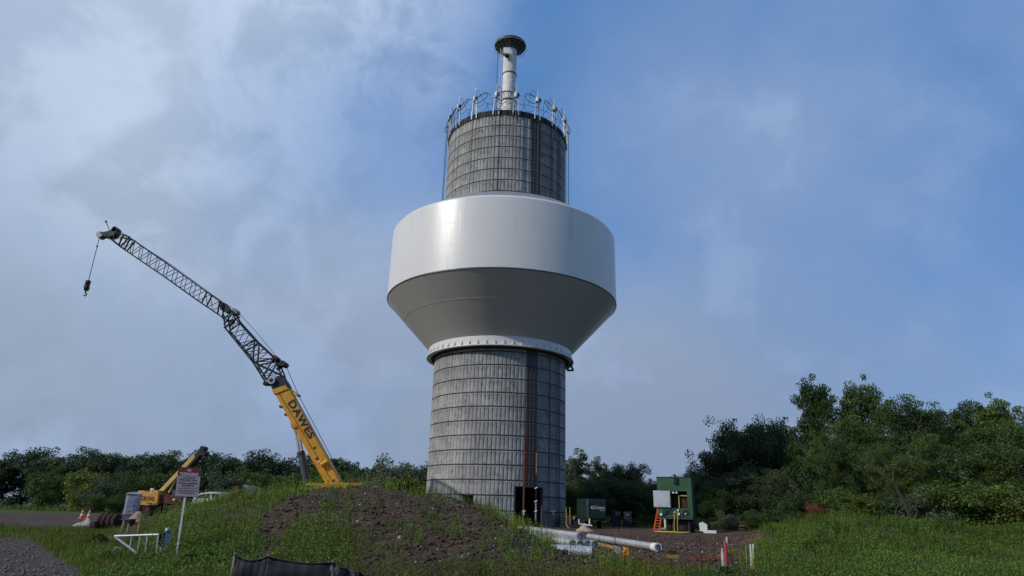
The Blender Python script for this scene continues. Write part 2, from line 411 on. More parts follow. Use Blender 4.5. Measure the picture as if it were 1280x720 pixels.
# material of the ground
m, nt, b = newmat('ground'); nt_g = nt
at_ = nn(nt, 'ShaderNodeAttribute', attribute_name='cover'); sepc = nn(nt, 'ShaderNodeSeparateColor'); lk(nt, at_.outputs['Color'], sepc.inputs[0])
tc = nn(nt, 'ShaderNodeTexCoord').outputs['Object']
nf = noise(nt, tc, 9, 6, .7); nm = noise(nt, tc, 1.3, 5, .6); nl = noise(nt, tc, .12, 4, .6)
vor = nn(nt, 'ShaderNodeTexVoronoi'); vor.inputs['Scale'].default_value = 14; lk(nt, tc, vor.inputs['Vector'])
soil = mixc(nt, mrange(nt, nf, .3, .7), (.03, .018, .012), (.098, .064, .044))
soil = mixc(nt, math_(nt, 'MULTIPLY', mrange(nt, nm, .45, .7), .5), soil, (.12, .075, .048))
soil = mixc(nt, math_(nt, 'MULTIPLY', mrange(nt, vor.outputs['Distance'], .16, .08), .35), soil, (.28, .25, .22))
redd = mixc(nt, mrange(nt, nf, .3, .7), (.06, .03, .022), (.15, .085, .06))
red_ = mixc(nt, mrange(nt, nm, .4, .7), redd, (.09, .06, .045))
grav = mixc(nt, mrange(nt, vor.outputs['Distance'], .1, .6), (.15, .13, .115), (.05, .042, .036))
green = mixc(nt, mrange(nt, nf, .3, .7), (.03, .05, .012), (.075, .09, .03))
far = mixc(nt, mrange(nt, nl, .3, .7), (.03, .055, .016), (.05, .075, .03))
c = mixc(nt, sepc.outputs[1], soil, red_); c = mixc(nt, sepc.outputs[2], c, grav); c = mixc(nt, sepc.outputs[0], c, green)
lk(nt, c, b.inputs['Base Color']); b.inputs['Roughness'].default_value = .95; b.inputs['Specular IOR Level'].default_value = .2
bump(nt, b, nf, .9, .06)
MT['ground'] = m
g_o = npmesh('ground', V, Fq, 'ground', smooth=True); tag(g_o, kind='structure')
gx = GX.ravel(); gy = GY.ravel(); uu = U_of(gx, gy)
gm = grass_mask(gx, gy)
gm = np.where(np.hypot(gx, gy) > 78, 1, gm); gm = np.where(gy < 3, 1, gm)
redm = ss(24, 28, gy) * (1 - ss(60, 66, gy)) * ss(690, 740, uu) * (1 - ss(960, 1010, uu)) * (.5 + .5 * ss(.35, .6, fbm(gx * .3, gy * .3, 3, 44)))
grv = np.maximum(track_mask(gx, gy), .5 * ss(34, 37, gy) * (1 - ss(46, 50, gy)) * (1 - ss(120, 150, uu)))
grv = np.maximum(grv * .8, .12 * ss(44, 48, gy) * (1 - ss(76, 84, gy)) * (1 - ss(560, 600, uu)))
grv = np.where(gy > 3, grv, 0)
ca = g_o.data.color_attributes.new('cover', 'FLOAT_COLOR', 'POINT')
ca.data.foreach_set('color', np.stack([gm, redm, grv, np.ones_like(gm)], 1).astype(np.float32).ravel())

# ------------------------------------------------------------------ water tower
TX, TY = -.97, 62.9
RC = 6.4; GZ0 = .38
Z0, SB = 1.6 + 1.188, 1.2211
AX = Vector((TX, TY, 0))
def axpx(y): return 619.7 + (620 - y) * .0325     # picture column of the axis
def zf(py, r, px=None):                             # height of the front of a ring of radius r seen at row py
    return at(axpx(py) if px is None else px, py, TY - r).z
def cyl_hit(px, py, r):
    v = ray(px, py); ox, oy = EYE.x - TX, EYE.y - TY
    a = v.x ** 2 + v.y ** 2; bb = 2 * (ox * v.x + oy * v.y); cc = ox ** 2 + oy ** 2 - r * r
    t = (-bb - math.sqrt(max(0, bb * bb - 4 * a * cc))) / (2 * a); p = EYE + v * t
    return math.atan2(p.x - TX, -(p.y - TY)), p.z, p
# concrete material
def column_mat():
    m, nt, b = newmat('ribbed_concrete')
    tc = nn(nt, 'ShaderNodeTexCoord').outputs['Object']
    sp = nn(nt, 'ShaderNodeSeparateXYZ'); lk(nt, tc, sp.inputs[0])
    an = math_(nt, 'ARCTAN2', sp.outputs[0], math_(nt, 'MULTIPLY', sp.outputs[1], -1))
    z = sp.outputs[2]
    NFL = 112
    ia = math_(nt, 'FLOOR', math_(nt, 'MULTIPLY', an, NFL / (2 * PI)))
    zb_ = math_(nt, 'DIVIDE', math_(nt, 'SUBTRACT', z, Z0 - GZ0), SB); iz = math_(nt, 'FLOOR', zb_); fz = math_(nt, 'FRACT', zb_)
    cv = nn(nt, 'ShaderNodeCombineXYZ'); lk(nt, ia, cv.inputs[0]); lk(nt, iz, cv.inputs[1])
    wn = nn(nt, 'ShaderNodeTexWhiteNoise'); lk(nt, cv.outputs[0], wn.inputs[0])
    wn2 = nn(nt, 'ShaderNodeTexWhiteNoise'); cv3 = nn(nt, 'ShaderNodeCombineXYZ')
    lk(nt, math_(nt, 'FLOOR', math_(nt, 'MULTIPLY', an, NFL / (2 * PI) / 7)), cv3.inputs[0]); lk(nt, iz, cv3.inputs[1]); lk(nt, cv3.outputs[0], wn2.inputs[0])
    cs = nn(nt, 'ShaderNodeCombineXYZ'); lk(nt, math_(nt, 'MULTIPLY', an, 14), cs.inputs[0]); lk(nt, math_(nt, 'MULTIPLY', z, .12), cs.inputs[1])
    st = noise(nt, cs.outputs[0], 1.0, 7, .65)
    cs2 = nn(nt, 'ShaderNodeCombineXYZ'); lk(nt, math_(nt, 'MULTIPLY', an, 30), cs2.inputs[0]); lk(nt, math_(nt, 'MULTIPLY', z, .6), cs2.inputs[1])
    st2 = noise(nt, cs2.outputs[0], 1.0, 6, .7)
    big = noise(nt, tc, .35, 4, .6); fine = noise(nt, tc, 6, 6, .75); mid = noise(nt, tc, 1.8, 5, .7)
    c = mixc(nt, mrange(nt, big, .3, .7), (.28, .275, .262), (.44, .43, .41))
    c = mixc(nt, math_(nt, 'MULTIPLY', wn.outputs['Value'], .42), c, (.22, .22, .215))
    c = mixc(nt, math_(nt, 'MULTIPLY', wn2.outputs['Value'], .22), c, (.2, .2, .2))
    c = mixc(nt, mrange(nt, fine, .5, .85, 0, .5), c, (.46, .45, .43))
    c = mixc(nt, mrange(nt, mid, .48, .68, 0, .75), c, (.15, .148, .14))
    blot = noise(nt, tc, .8, 6, .7, 1.5); c = mixc(nt, mrange(nt, blot, .52, .66, 0, .5), c, (.12, .118, .112))
    # drips below each pour joint and grime just at it
    drip = math_(nt, 'MULTIPLY', mrange(nt, fz, .55, 1.0), mrange(nt, st2, .42, .66))
    c = mixc(nt, math_(nt, 'MULTIPLY', drip, .8), c, (.12, .118, .11))
    lime = math_(nt, 'MULTIPLY', mrange(nt, fz, .93, .35), mrange(nt, st2, .56, .7))
    c = mixc(nt, math_(nt, 'MULTIPLY', lime, .35), c, (.5, .49, .46))
    c = mixc(nt, mrange(nt, st, .5, .75, 0, .6), c, (.13, .128, .122))
    jl = math_(nt, 'MAXIMUM', mrange(nt, fz, .065, .035), mrange(nt, fz, .93, .97))
    c = mixc(nt, math_(nt, 'MULTIPLY', jl, .92), c, (.05, .048, .044))
    fa = math_(nt, 'FRACT', math_(nt, 'MULTIPLY', an, NFL / (2 * PI))); fd = math_(nt, 'ABSOLUTE', math_(nt, 'SUBTRACT', fa, .5))
    vl = math_(nt, 'MULTIPLY', mrange(nt, fd, .425, .47), math_(nt, 'MULTIPLY', mrange(nt, fz, .90, .86), mrange(nt, fz, .03, .06)))
    c = mixc(nt, math_(nt, 'MULTIPLY', math_(nt, 'MULTIPLY', vl, mrange(nt, st2, .38, .62, .12, 1)), .42), c, (.07, .068, .062))
    edge = math_(nt, 'MULTIPLY', math_(nt, 'SUBTRACT', mid, .5), .12)
    ae = math_(nt, 'ADD', an, edge); ze = math_(nt, 'ADD', math_(nt, 'MULTIPLY', math_(nt, 'SUBTRACT', st, .5), .06), an)
    def stain(center, half, soft):
        d = math_(nt, 'ABSOLUTE', math_(nt, 'SUBTRACT', ze, math.radians(center)))
        return mrange(nt, d, math.radians(half + soft), math.radians(half))
    s1 = math_(nt, 'MULTIPLY', stain(27.8, 4.5, 1.3), .9)
    c = mixc(nt, s1, c, (.035, .034, .034))
    c = mixc(nt, math_(nt, 'MULTIPLY', stain(40, 12, 5), .38), c, (.1, .1, .1))
    c = mixc(nt, math_(nt, 'MULTIPLY', stain(58, 3.0, 2), .6), c, (.06, .06, .06))
    c = mixc(nt, math_(nt, 'MULTIPLY', stain(46, .5, .3), .8), c, (.04, .04, .04))
    c = mixc(nt, math_(nt, 'MULTIPLY', stain(62, .5, .3), .8), c, (.04, .04, .04))
    # rust run beside the dark streak, low down
    rs = math_(nt, 'MULTIPLY', stain(24.2, .6, .8), mrange(nt, z, 13, 5))
    c = mixc(nt, math_(nt, 'MULTIPLY', rs, .7), c, (.14, .05, .03))
    # darker blotches towards the foot
    c = mixc(nt, math_(nt, 'MULTIPLY', math_(nt, 'MULTIPLY', mrange(nt, z, 2.2, .3), mrange(nt, mid, .4, .6)), .6), c, (.1, .095, .085))
    lk(nt, c, b.inputs['Base Color']); b.inputs['Roughness'].default_value = .9; b.inputs['Specular IOR Level'].default_value = .25
    bump(nt, b, fine, .35, .02)
    return m
MT['column'] = column_mat()
def tank_mat(name, base):
    m, nt, b = newmat(name)
    tc = nn(nt, 'ShaderNodeTexCoord').outputs['Object']
    sp = nn(nt, 'ShaderNodeSeparateXYZ'); lk(nt, tc, sp.inputs[0])
    an = math_(nt, 'ARCTAN2', sp.outputs[0], math_(nt, 'MULTIPLY', sp.outputs[1], -1))
    cs = nn(nt, 'ShaderNodeCombineXYZ'); lk(nt, math_(nt, 'MULTIPLY', an, 30), cs.inputs[0]); lk(nt, math_(nt, 'MULTIPLY', sp.outputs[2], .25), cs.inputs[1])
    st = noise(nt, cs.outputs[0], .5, 6, .6); big = noise(nt, tc, .15, 4, .6)
    c = mixc(nt, mrange(nt, big, .3, .7), [x * .96 for x in base], base)
    c = mixc(nt, mrange(nt, st, .5, .8, 0, .4), c, [x * .7 for x in base])
    lk(nt, c, b.inputs['Base Color'])
    lk(nt, mrange(nt, st, .3, .7, .3, .4), b.inputs['Roughness'])
    b.inputs['Specular IOR Level'].default_value = .5
    # faint weld seams and plate buckling
    seam = None
    for zz in (3.45, 5.2):
        d = math_(nt, 'ABSOLUTE', math_(nt, 'SUBTRACT', sp.outputs[2], zz + 17.6 if False else 20.64 + zz - 1.0))
        s_ = mrange(nt, d, .05, .0); seam = s_ if seam is None else math_(nt, 'ADD', seam, s_)
    fa = math_(nt, 'FRACT', math_(nt, 'ADD', math_(nt, 'MULTIPLY', an, 9 / PI), math_(nt, 'MULTIPLY', math_(nt, 'FLOOR', math_(nt, 'MULTIPLY', sp.outputs[2], .5)), .37)))
    vs_ = mrange(nt, math_(nt, 'ABSOLUTE', math_(nt, 'SUBTRACT', fa, .5)), .012, .0)
    h = math_(nt, 'ADD', math_(nt, 'ADD', math_(nt, 'MULTIPLY', seam, .0), math_(nt, 'MULTIPLY', vs_, .3)), math_(nt, 'MULTIPLY', big, 1.2))
    bump(nt, b, h, .4, .035)
    return m
MT['tank'] = tank_mat('white_tank_paint', (.66, .645, .62))
MT['tank_roof'] = paint('tank_roof_paint', (.22, .24, .25), .5, dirt=.3)
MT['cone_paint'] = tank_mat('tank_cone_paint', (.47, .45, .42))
TOPZ = zf(144.2, RC)      # underside of the black rim
RIMZ = zf(137.6, RC)
tower = thing('water_tower', 'tall round ribbed concrete column of the water tower with dark vertical stains', 'water tower', (TX, TY, GZ0))
# openings, read where they stand on the column
a0, zd, _ = cyl_hit(643.2, 607.5, RC); a1, zd1, _ = cyl_hit(678.6, 609, RC); zd = (zd + zd1) / 2
w0, zw, _ = cyl_hit(577.8, 618.6, RC); w1, _, _ = cyl_hit(592.0, 619, RC)
def col_mesh():
    NFL = 112; hw = .02 / RC; hi = .012 / RC
    A = []; K = []
    for k in range(NFL):
        a = -PI + 2 * PI * k / NFL
        A += [a - hw, a - hi, a + hi, a + hw]; K += [0, 1, 1, 0]
        for t in (.33, .66): A.append(a + 2 * PI / NFL * t); K.append(0)
    for e in (a0, a1, w0, w1): A.append(e); K.append(2)
    o = np.argsort(A); A = np.array(A)[o]; K = np.array(K)[o]
    Z = []; T = []   # T: 0 flat, 1 grooved zone, 2 joint
    k = -2
    while Z0 + k * SB < TOPZ - .3:
        zb = Z0 + k * SB
        for dz, t in ((-.03, 0), (-.02, 2), (.02, 2), (.03, 0), (.06, 0), (.07, 1), (SB * .88 - .01, 1), (SB * .88, 0)):
            zz = zb + dz
            if zz < GZ0 - .2 or zz > TOPZ: continue
            Z.append(zz); T.append(t)
        k += 1
    Z.append(TOPZ); T.append(0)
    for e in (zd, zw): Z.append(e); T.append(0)
    o = np.argsort(Z); Z = np.array(Z)[o]; T = np.array(T)[o]
    AA, ZZ = np.meshgrid(A, Z); KK, TT = np.meshgrid(K, T)
    wob = (vnoise(AA * 6, ZZ * .4, 5) - .5) * .03
    R = RC + wob - .03 * ((KK == 1) & (TT == 1)) - .04 * (TT == 2)
    V = np.stack([R * np.sin(AA), -R * np.cos(AA), ZZ - GZ0], -1).reshape(-1, 3)
    na = len(A); nz_ = len(Z); i, j = np.meshgrid(np.arange(nz_ - 1), np.arange(na), indexing='ij')
    zc = Z[:-1][:, None] + 0 * j; zn = Z[1:][:, None] + 0 * j; ac = A[j]; an = A[(j + 1) % na]
    indoor = (ac >= a0 - 1e-6) & (an <= a1 + 1e-6) & (zn <= zd + 1e-6) & (ac < an)
    inwin = (ac >= w0 - 1e-6) & (an <= w1 + 1e-6) & (zn <= zw + 1e-6) & (zn > 1.0) & (ac < an)
    keep = ~(indoor | inwin); i = i[keep]; j = j[keep]; j2 = (j + 1) % na
    return V, np.stack([i * na + j, i * na + j2, (i + 1) * na + j2, (i + 1) * na + j], 1)
V, Fq = col_mesh()
column = npmesh('concrete_column', V, Fq, 'column', tower)
OFF[column.name] = OFF[tower.name]
# inner face of the wall with reveals
def arcw(mb, r0, r1, aa, ab, za, zb, n=16):
    vs = []
    for z in (za, zb):
        for r in (r0, r1):
            for k in range(n + 1):
                t = aa + (ab - aa) * k / n; vs.append((TX + r * math.sin(t), TY - r * math.cos(t), z))
    m = n + 1; fs = []
    for k in range(n):
        fs += [(k, k + 1, m + k + 1, m + k), (2 * m + k, 3 * m + k, 3 * m + k + 1, 2 * m + k + 1), (k, 2 * m + k, 2 * m + k + 1, k + 1), (m + k, m + k + 1, 3 * m + k + 1, 3 * m + k)]
    fs += [(0, m, 3 * m, 2 * m), (n, 2 * m + n, 3 * m + n, m + n)]
    return mb.add(vs, fs)
iw = MB(); ri, ro = RC - .4, RC - .055
arcw(iw, ri, ro, a1, 2 * PI + w0, GZ0 - .2, zd, 70); arcw(iw, ri, ro, w1, a0, GZ0 - .2, zd, 8)
arcw(iw, ri, ro, w0, w1, GZ0 - .2, 1.1, 3); arcw(iw, ri, ro, w0, w1, zw, zd, 3)
arcw(iw, ri, ro, 0, 2 * PI - 1e-4, zd + .002, TOPZ - .01, 80)
iw.build('inner_wall', MT['column'], column)
# doorway lintel and jambs, window frame
dj = MB(); arcw(dj, RC - .3, RC + .012, a0 - .006, a0 + .012, GZ0, zd, 2); arcw(dj, RC - .3, RC + .012, a1 - .012, a1 + .006, GZ0, zd, 2); arcw(dj, RC - .3, RC + .012, a0 + .0125, a1 - .0125, zd - .07, zd + .03, 8)
dj.build('doorway_frame', 'dark_grey', column)
wj = MB(); arcw(wj, RC - .3, RC + .012, w0 - .004, w0 + .006, 1.05, zw, 2); arcw(wj, RC - .3, RC + .012, w1 - .006, w1 + .004, 1.05, zw, 2)
wj.build('window_frame', 'dark_grey', column)
fl = MB(); fl.lathe([(.01, GZ0 + .03), (RC - .42, GZ0 + .03)], 48, (TX, TY, 0)); fl.build('floor_slab', 'concrete_block', column)
rim = MB(); rim.lathe([(RC - .5, TOPZ), (RC + .05, TOPZ), (RC + .05, RIMZ), (RC - .5, RIMZ)], 112, (TX, TY, 0), True)
rim.lathe([(.02, RIMZ - .15), (RC - .45, RIMZ - .15), (RC - .45, RIMZ - .3), (.02, RIMZ - .3)], 48, (TX, TY, 0))
for k in range(56):
    a = 2 * PI * k / 56; rim.box((TX + (RC + .07) * math.sin(a), TY - (RC + .07) * math.cos(a), (TOPZ + RIMZ) / 2), (.06, .06, RIMZ - TOPZ - .02), Matrix.Rotation(a, 3, 'Z'))
rim.build('top_rim', 'black', tower)
# access mast with dish
mz0 = RIMZ - .3; rm = .78
zdisc = at(637.5, 57.5, TY).z
mast = MB(); mast.lathe([(.02, mz0), (rm, mz0), (rm, zdisc - .1), (.3, zdisc)], 40, (TX, TY, 0)); mast_o = mast.build('mast', 'offwhite', tower)
for py in (89, 122.5):
    mm = MB()
    z = at(636, py, TY - rm).z; mm.lathe([(rm + .002, z - .06), (rm + .05, z - .06), (rm + .05, z + .06), (rm + .002, z + .06)], 40, (TX, TY, 0)); mm.build('joint_band', 'rust', mast_o)
dish = MB(); RD = 1.83
dish.lathe([(rm + .01, zdisc - .75), (rm + .25, zdisc - .62), (RD - .15, zdisc - .12), (RD, zdisc - .08), (RD, zdisc + .06), (RD - .1, zdisc + .1), (.02, zdisc + .3)], 48, (TX, TY, 0))
dish_o = dish.build('crown_disc', 'dark_grey', mast_o)
rb = MB()
for k in range(16):
    a = 2 * PI * k / 16; s_, c_ = math.sin(a), -math.cos(a)
    rb.bar((TX + (rm + .04) * s_, TY + (rm + .04) * c_, zdisc - .80), (TX + (RD - .05) * s_, TY + (RD - .05) * c_, zdisc - .15), .05, .08)
rb.build('crown_rib', 'grey_steel', dish_o)
rg = MB(); pts = [(TX + (RD + .08) * math.sin(t / 24 * PI), TY - (RD + .08) * math.cos(t / 24 * PI), zdisc - .3) for t in range(49)]; rg.tube(pts, .025)
rg.build('crown_ring', 'white', dish_o)
bxp = at(633.2, 65.0, TY - rm - .5); MB().box(bxp, (.7, .6, .8)).build('equipment_box', 'white', mast_o, bevel=.02)
MB().box(bxp + Vector((.08, .2, -.46)), (.45, .4, .1)).build('box_underside_shade', 'rust_dark', mast_o)  # dark block added to stand for the shaded underside of the box
lad = MB()
for dx in (-1.12, -.92): lad.cyl((TX + dx, TY - .25, mz0), (TX + dx, TY - .25, zdisc - .4), .02, n=6)
z = mz0
while z < zdisc - .5: lad.cyl((TX - 1.12, TY - .25, z), (TX - .92, TY - .25, z), .014, n=5); z += .33
for z in (mz0 + 1.5, mz0 + 4, mz0 + 6.5): lad.bar((TX - .92, TY - .25, z), (TX - .7, TY - .2, z), .03)
lad.build('ladder', 'white', mast_o)
cb = MB(); p = [(TX - 1.35, TY - .3, zdisc - .3), (TX - 1.42, TY - .3, zdisc - 3.5), (TX - 1.3, TY - .4, mz0 + 1.3), (TX - 1.0, TY - .5, mz0)]; cb.tube(p, .03); cb.build('mast_cable', 'black', mast_o)

# tank: raised along the column
TB, TT = 1.6 + 19.42, 1.6 + 26.24; RT = 11.435
RB = 6.98
zr1 = zf(420.5, RB); zr0 = zf(430.5, RB)
tank = thing('steel_tank', 'huge white steel tank with shaded conical underside ringing the concrete column', 'tank', (TX, TY, GZ0))
tw = MB(); tw.lathe([(RT, TB + .02), (RT, TT - .35), (RT - .02, TT - .12), (RT - .16, TT + .08), (RT - .42, TT + .2)], 180, (TX, TY, 0))
tw_o = tw.build('tank_wall', 'tank', tank, smooth=30)
for zz in (TB + 2.35, TB + 4.45):
    sm = MB(); sm.lathe([(RT - .005, zz - .025), (RT + .003, zz - .012), (RT + .003, zz + .012), (RT - .005, zz + .025)], 180, (TX, TY, 0)); sm.build('weld_seam', 'tank', tw_o)
kn = MB(); kn.lathe([(RT + .004, TB + .07), (RT + .02, TB + .03), (RT + .02, TB - .03), (RT - .03, TB - .05)], 180, (TX, TY, 0)); kn.build('edge_bead', 'dark_grey', tank)
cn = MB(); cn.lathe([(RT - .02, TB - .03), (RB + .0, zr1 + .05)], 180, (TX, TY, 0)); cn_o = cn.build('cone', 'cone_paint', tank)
sm2 = MB()
for f in (.42,):
    r = RT + (RB - RT) * f; z = TB + (zr1 - TB) * f; d = .02
    sm2.lathe([(r + .004, z + .0), (r + .004 , z - .012), (r - .01, z - .022)], 180, (TX, TY, 0))
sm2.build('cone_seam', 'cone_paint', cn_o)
rr = MB(); rr.lathe([(RC + .12, zr1 + .1), (RB + .02, zr1 + .1), (RB + .02, zr1 - .02), (RB - .03, zr0 + .25), (RB - .03, zr0 + .02), (RC + .12, zr0 + .02)], 160, (TX, TY, 0), True)
rr_o = rr.build('skirt_ring', 'tank', tank)
fl = MB(); fl.lathe([(RC + .14, zr0 - .09), (RB + .22, zr0 - .09), (RB + .22, zr0), (RC + .14, zr0)], 160, (TX, TY, 0), True)
fl.build('skirt_flange', 'tank', rr_o)
fl = MB(); fl.lathe([(RC + .14, zr0 - .2), (RC + .3, zr0 - .2), (RC + .36, zr0 - .11), (RC + .14, zr0 - .11)], 160, (TX, TY, 0), True)
fl.build('shadow_line_ring', 'black', rr_o)  # black ring added for the shadow line under the skirt
for k in range(56):
    a = 2 * PI * (k + .5) / 56
    if abs(((a + PI) % (2 * PI)) - PI) > 1.75: continue
    s_, c_ = math.sin(a), -math.cos(a); g_ = MB()
    t_ = Vector((math.cos(a), math.sin(a), 0)) * .02; q = [Vector((TX + r * s_, TY + r * c_, z)) for r, z in ((RB + .0, zr0 + .005), (RB + .2, zr0 + .005), (RB + .0, zr0 + .5))]
    g_.add([p - t_ for p in q] + [p + t_ for p in q], [(0, 1, 2), (3, 5, 4), (0, 3, 4, 1), (1, 4, 5, 2), (2, 5, 3, 0)])
    g_.build('gusset', 'tank', rr_o, smooth=0)
rf = MB(); rf.lathe([(RT - .43, TT + .19), (RT - 1.2, TT + .80), (RT - 2.4, TT + 1.62), (RC + .5, TT + 2.5), (RC + .1, TT + 2.6)], 120, (TX, TY, 0))
rf.build('roof', 'tank_roof', tank)
hd = MB(); a, z, p = cyl_hit(712.3, 452, RB + .25); p = Vector(p); q0 = at(713, 449, TY - 1.0); q1 = at(712, 462, TY - 1.0)
lamp = thing('suspended_hoist', 'small black triangular frame hanging under the right edge of the tank ring', 'lifting frame', q0)
tri = [at(713, 455, TY - 1), at(709, 463, TY - 1), at(716.6, 463, TY - 1)]
t_ = MB()
for k in range(3): t_.bar(tri[k], tri[(k + 1) % 3], .16)
t_.bar((tri[0] + tri[1]) / 2, (tri[0] + tri[2]) / 2, .07); t_.build('triangle', 'black_steel', lamp)
t_ = MB(); t_.tube([q0 + Vector((-.3, 0, .2)), at(714.5, 450, TY - 1), tri[0]], .06); t_.bar(at(708, 444, TY - 1), at(715, 450, TY - 1), .16); t_.build('hanger', 'black_steel', lamp)

# lifting jacks on the rim
ordn = ['leftmost', 'second from left', 'third from left', 'fourth from left', 'fifth from left, left of the mast', 'sixth from left, right of the mast', 'fourth from right', 'third from right', 'second from right', 'rightmost']
angs = [-89, -71, -51.5, -31, -10, 7.5, 28, 48, 68.5, 88]
def jack(kind):
    t = thing('lifting_jack', '', 'lifting jack', (0, 0, 0), local=True)
    OFF[t.name] = Vector()
    for sx in (-1, 1):
        MB().bar((sx * .3, -.16, -.62), (sx * .2, -.14, 1.45), .085).build('leg', 'white', t)
    MB().box((0, -.14, .75), (.46, .05, .05)).build('cross_bar', 'white', t); MB().box((0, -.14, 1.47), (.62, .22, .08)).build('top_plate', 'white', t); MB().bar((-.26, -.12, .1), (.22, -.12, .7), .035).build('brace', 'white', t)
    hh = MB().cyl((0, -.14, 1.52), (0, -.14, 1.98), .2, n=14).cyl((0, -.14, 1.98), (0, -.14, 2.14), .1, n=12); j = hh.build('jack_cylinder', 'offwhite', t)
    MB().box((.2, -.22, 1.7), (.24, .2, .34)).build('valve_box', 'black', j)
    MB().cyl((0, -.14, 2.12), (0, -.14, 3.0), .022, n=6).bar((0, -.14, 2.95), (-.34 * kind, -.14, 2.9), .03).bar((0, -.14, 3.0), (-.12, -.14, 3.2), .02).build('guide_rod', 'white', t)
    r = .78; pts = [(.1 * math.sin(k / 20 * 2 * PI) + kind * -.75 + r * math.cos(k / 20 * 2 * PI) * .95, -.1 + .35 * math.sin(k / 20 * 2 * PI), 1.65 + r * math.sin(k / 20 * 2 * PI)) for k in range(21)]
    MB().tube(pts, .034, 6).build('hose_coil', 'black', t)
    pts = [(kind * -.5 + 1.0 * math.cos(k / 22 * 5.6) , .35 + .3 * math.sin(k / 22 * 9), 1.55 + 1.05 * math.sin(k / 22 * 5.6 + .4)) for k in range(23)]
    MB().tube(pts, .018, 5).build('loose_hose', 'black', t)
    MB().tube([(-1.1, .05, .9), (-.5, 0, .75), (0, -.1, 1.0), (.5, 0, .72), (1.1, .05, .95)], .02, 5).build('link_hose', 'black', t)
    pts = [(kind * -1.0 * q - .15 * math.sin(q * 4), .0, 2.6 - 2.0 * abs(q - .35) ** 1.3 + .3 * math.sin(q * 5)) for q in [k / 12 * 1.9 for k in range(13)]]
    MB().tube(pts, .02, 5).build('hose', 'black', t)
    MB().cyl((0, -.34, -11.0), (0, -.34, 1.5), .03, n=6).build('strand_cable', 'dark_grey', t)
    return t
for k, (a, lab) in enumerate(zip(angs, ordn)):
    # the left half carries its coils to the right, the right half to the left, as in the photo
    t = jack(-1 if a < -5 else 1)
    ar = math.radians(a); rr_ = RC + .02
    t.location = (TX + rr_ * math.sin(ar), TY - rr_ * math.cos(ar), RIMZ); t.rotation_euler = (0, 0, ar)
    t['label'] = 'white lifting jack frame on the column rim, ' + lab; t['group'] = 'lifting jacks round the column top'
# rusty standpipes at the doorway
def surf(px, py, out): a, z, p = cyl_hit(px, py, RC + out); return Vector(p)
p0 = surf(654.2, 656, .22); p1 = surf(655.6, 546, .22)
t = thing('standpipe', 'tall dark rusty pipe standing before the left part of the doorway', 'pipe', (p0.x, p0.y, GZ0))
MB().cyl((p0.x, p0.y, GZ0), (p0.x, p0.y, p1.z), .085, n=12).build('pipe', 'rust', t)
f = MB(); c = surf(655, 640, .35); f.cyl(c + Vector((-.12, 0, 0)), c + Vector((.12, 0, .1)), .05, n=8).cyl(c, c + Vector((0, 0, -.22)), .04, n=8); f.build('valve', 'white', t)
p0 = surf(669.6, 656, .22); pm = surf(670.5, 593, .22); p1 = surf(671.5, 566.5, .22)
t = thing('standpipe', 'shorter pipe with pale orange top standing before the right part of the doorway', 'pipe', (p0.x, p0.y, GZ0))
MB().cyl((p0.x, p0.y, GZ0), (p0.x, p0.y, pm.z), .06, n=12).build('pipe', 'rust_dark', t)
MB().cyl((p0.x, p0.y, pm.z), (p0.x, p0.y, p1.z), .075, n=12).build('upper_pipe', 'rust_orange', t)
MB().cyl((p0.x, p0.y, surf(670, 628, .2).z), (p0.x, p0.y, surf(670, 655, .2).z), .09, n=12).build('pipe_sleeve', 'wood', t)
f = MB()
for py in (611, 627.5, 640):
    c = Vector((p0.x, p0.y - .08, surf(671, py, .3).z)); f.cyl(c + Vector((-.14, 0, 0)), c + Vector((.1, 0, .1)), .05, n=8)
f.build('valve', 'white', t)
c = surf(691, 640.5, .12); t = thing('wall_tap', 'small pale pipe fitting on the column right of the doorway', 'pipe fitting', c)
MB().cyl(c + Vector((-.25, 0, .05)), c + Vector((.28, 0, .12)), .045, n=8).cyl(c + Vector((.02, -.02, .1)), c + Vector((.02, -.02, -.22)), .04, n=8).build('tap_body', 'offwhite', t)
MB().cyl(c + Vector((.02, .02, .05)), c + Vector((.02, .3, .05)), .04, n=8).build('tap_stub', 'rust', t)

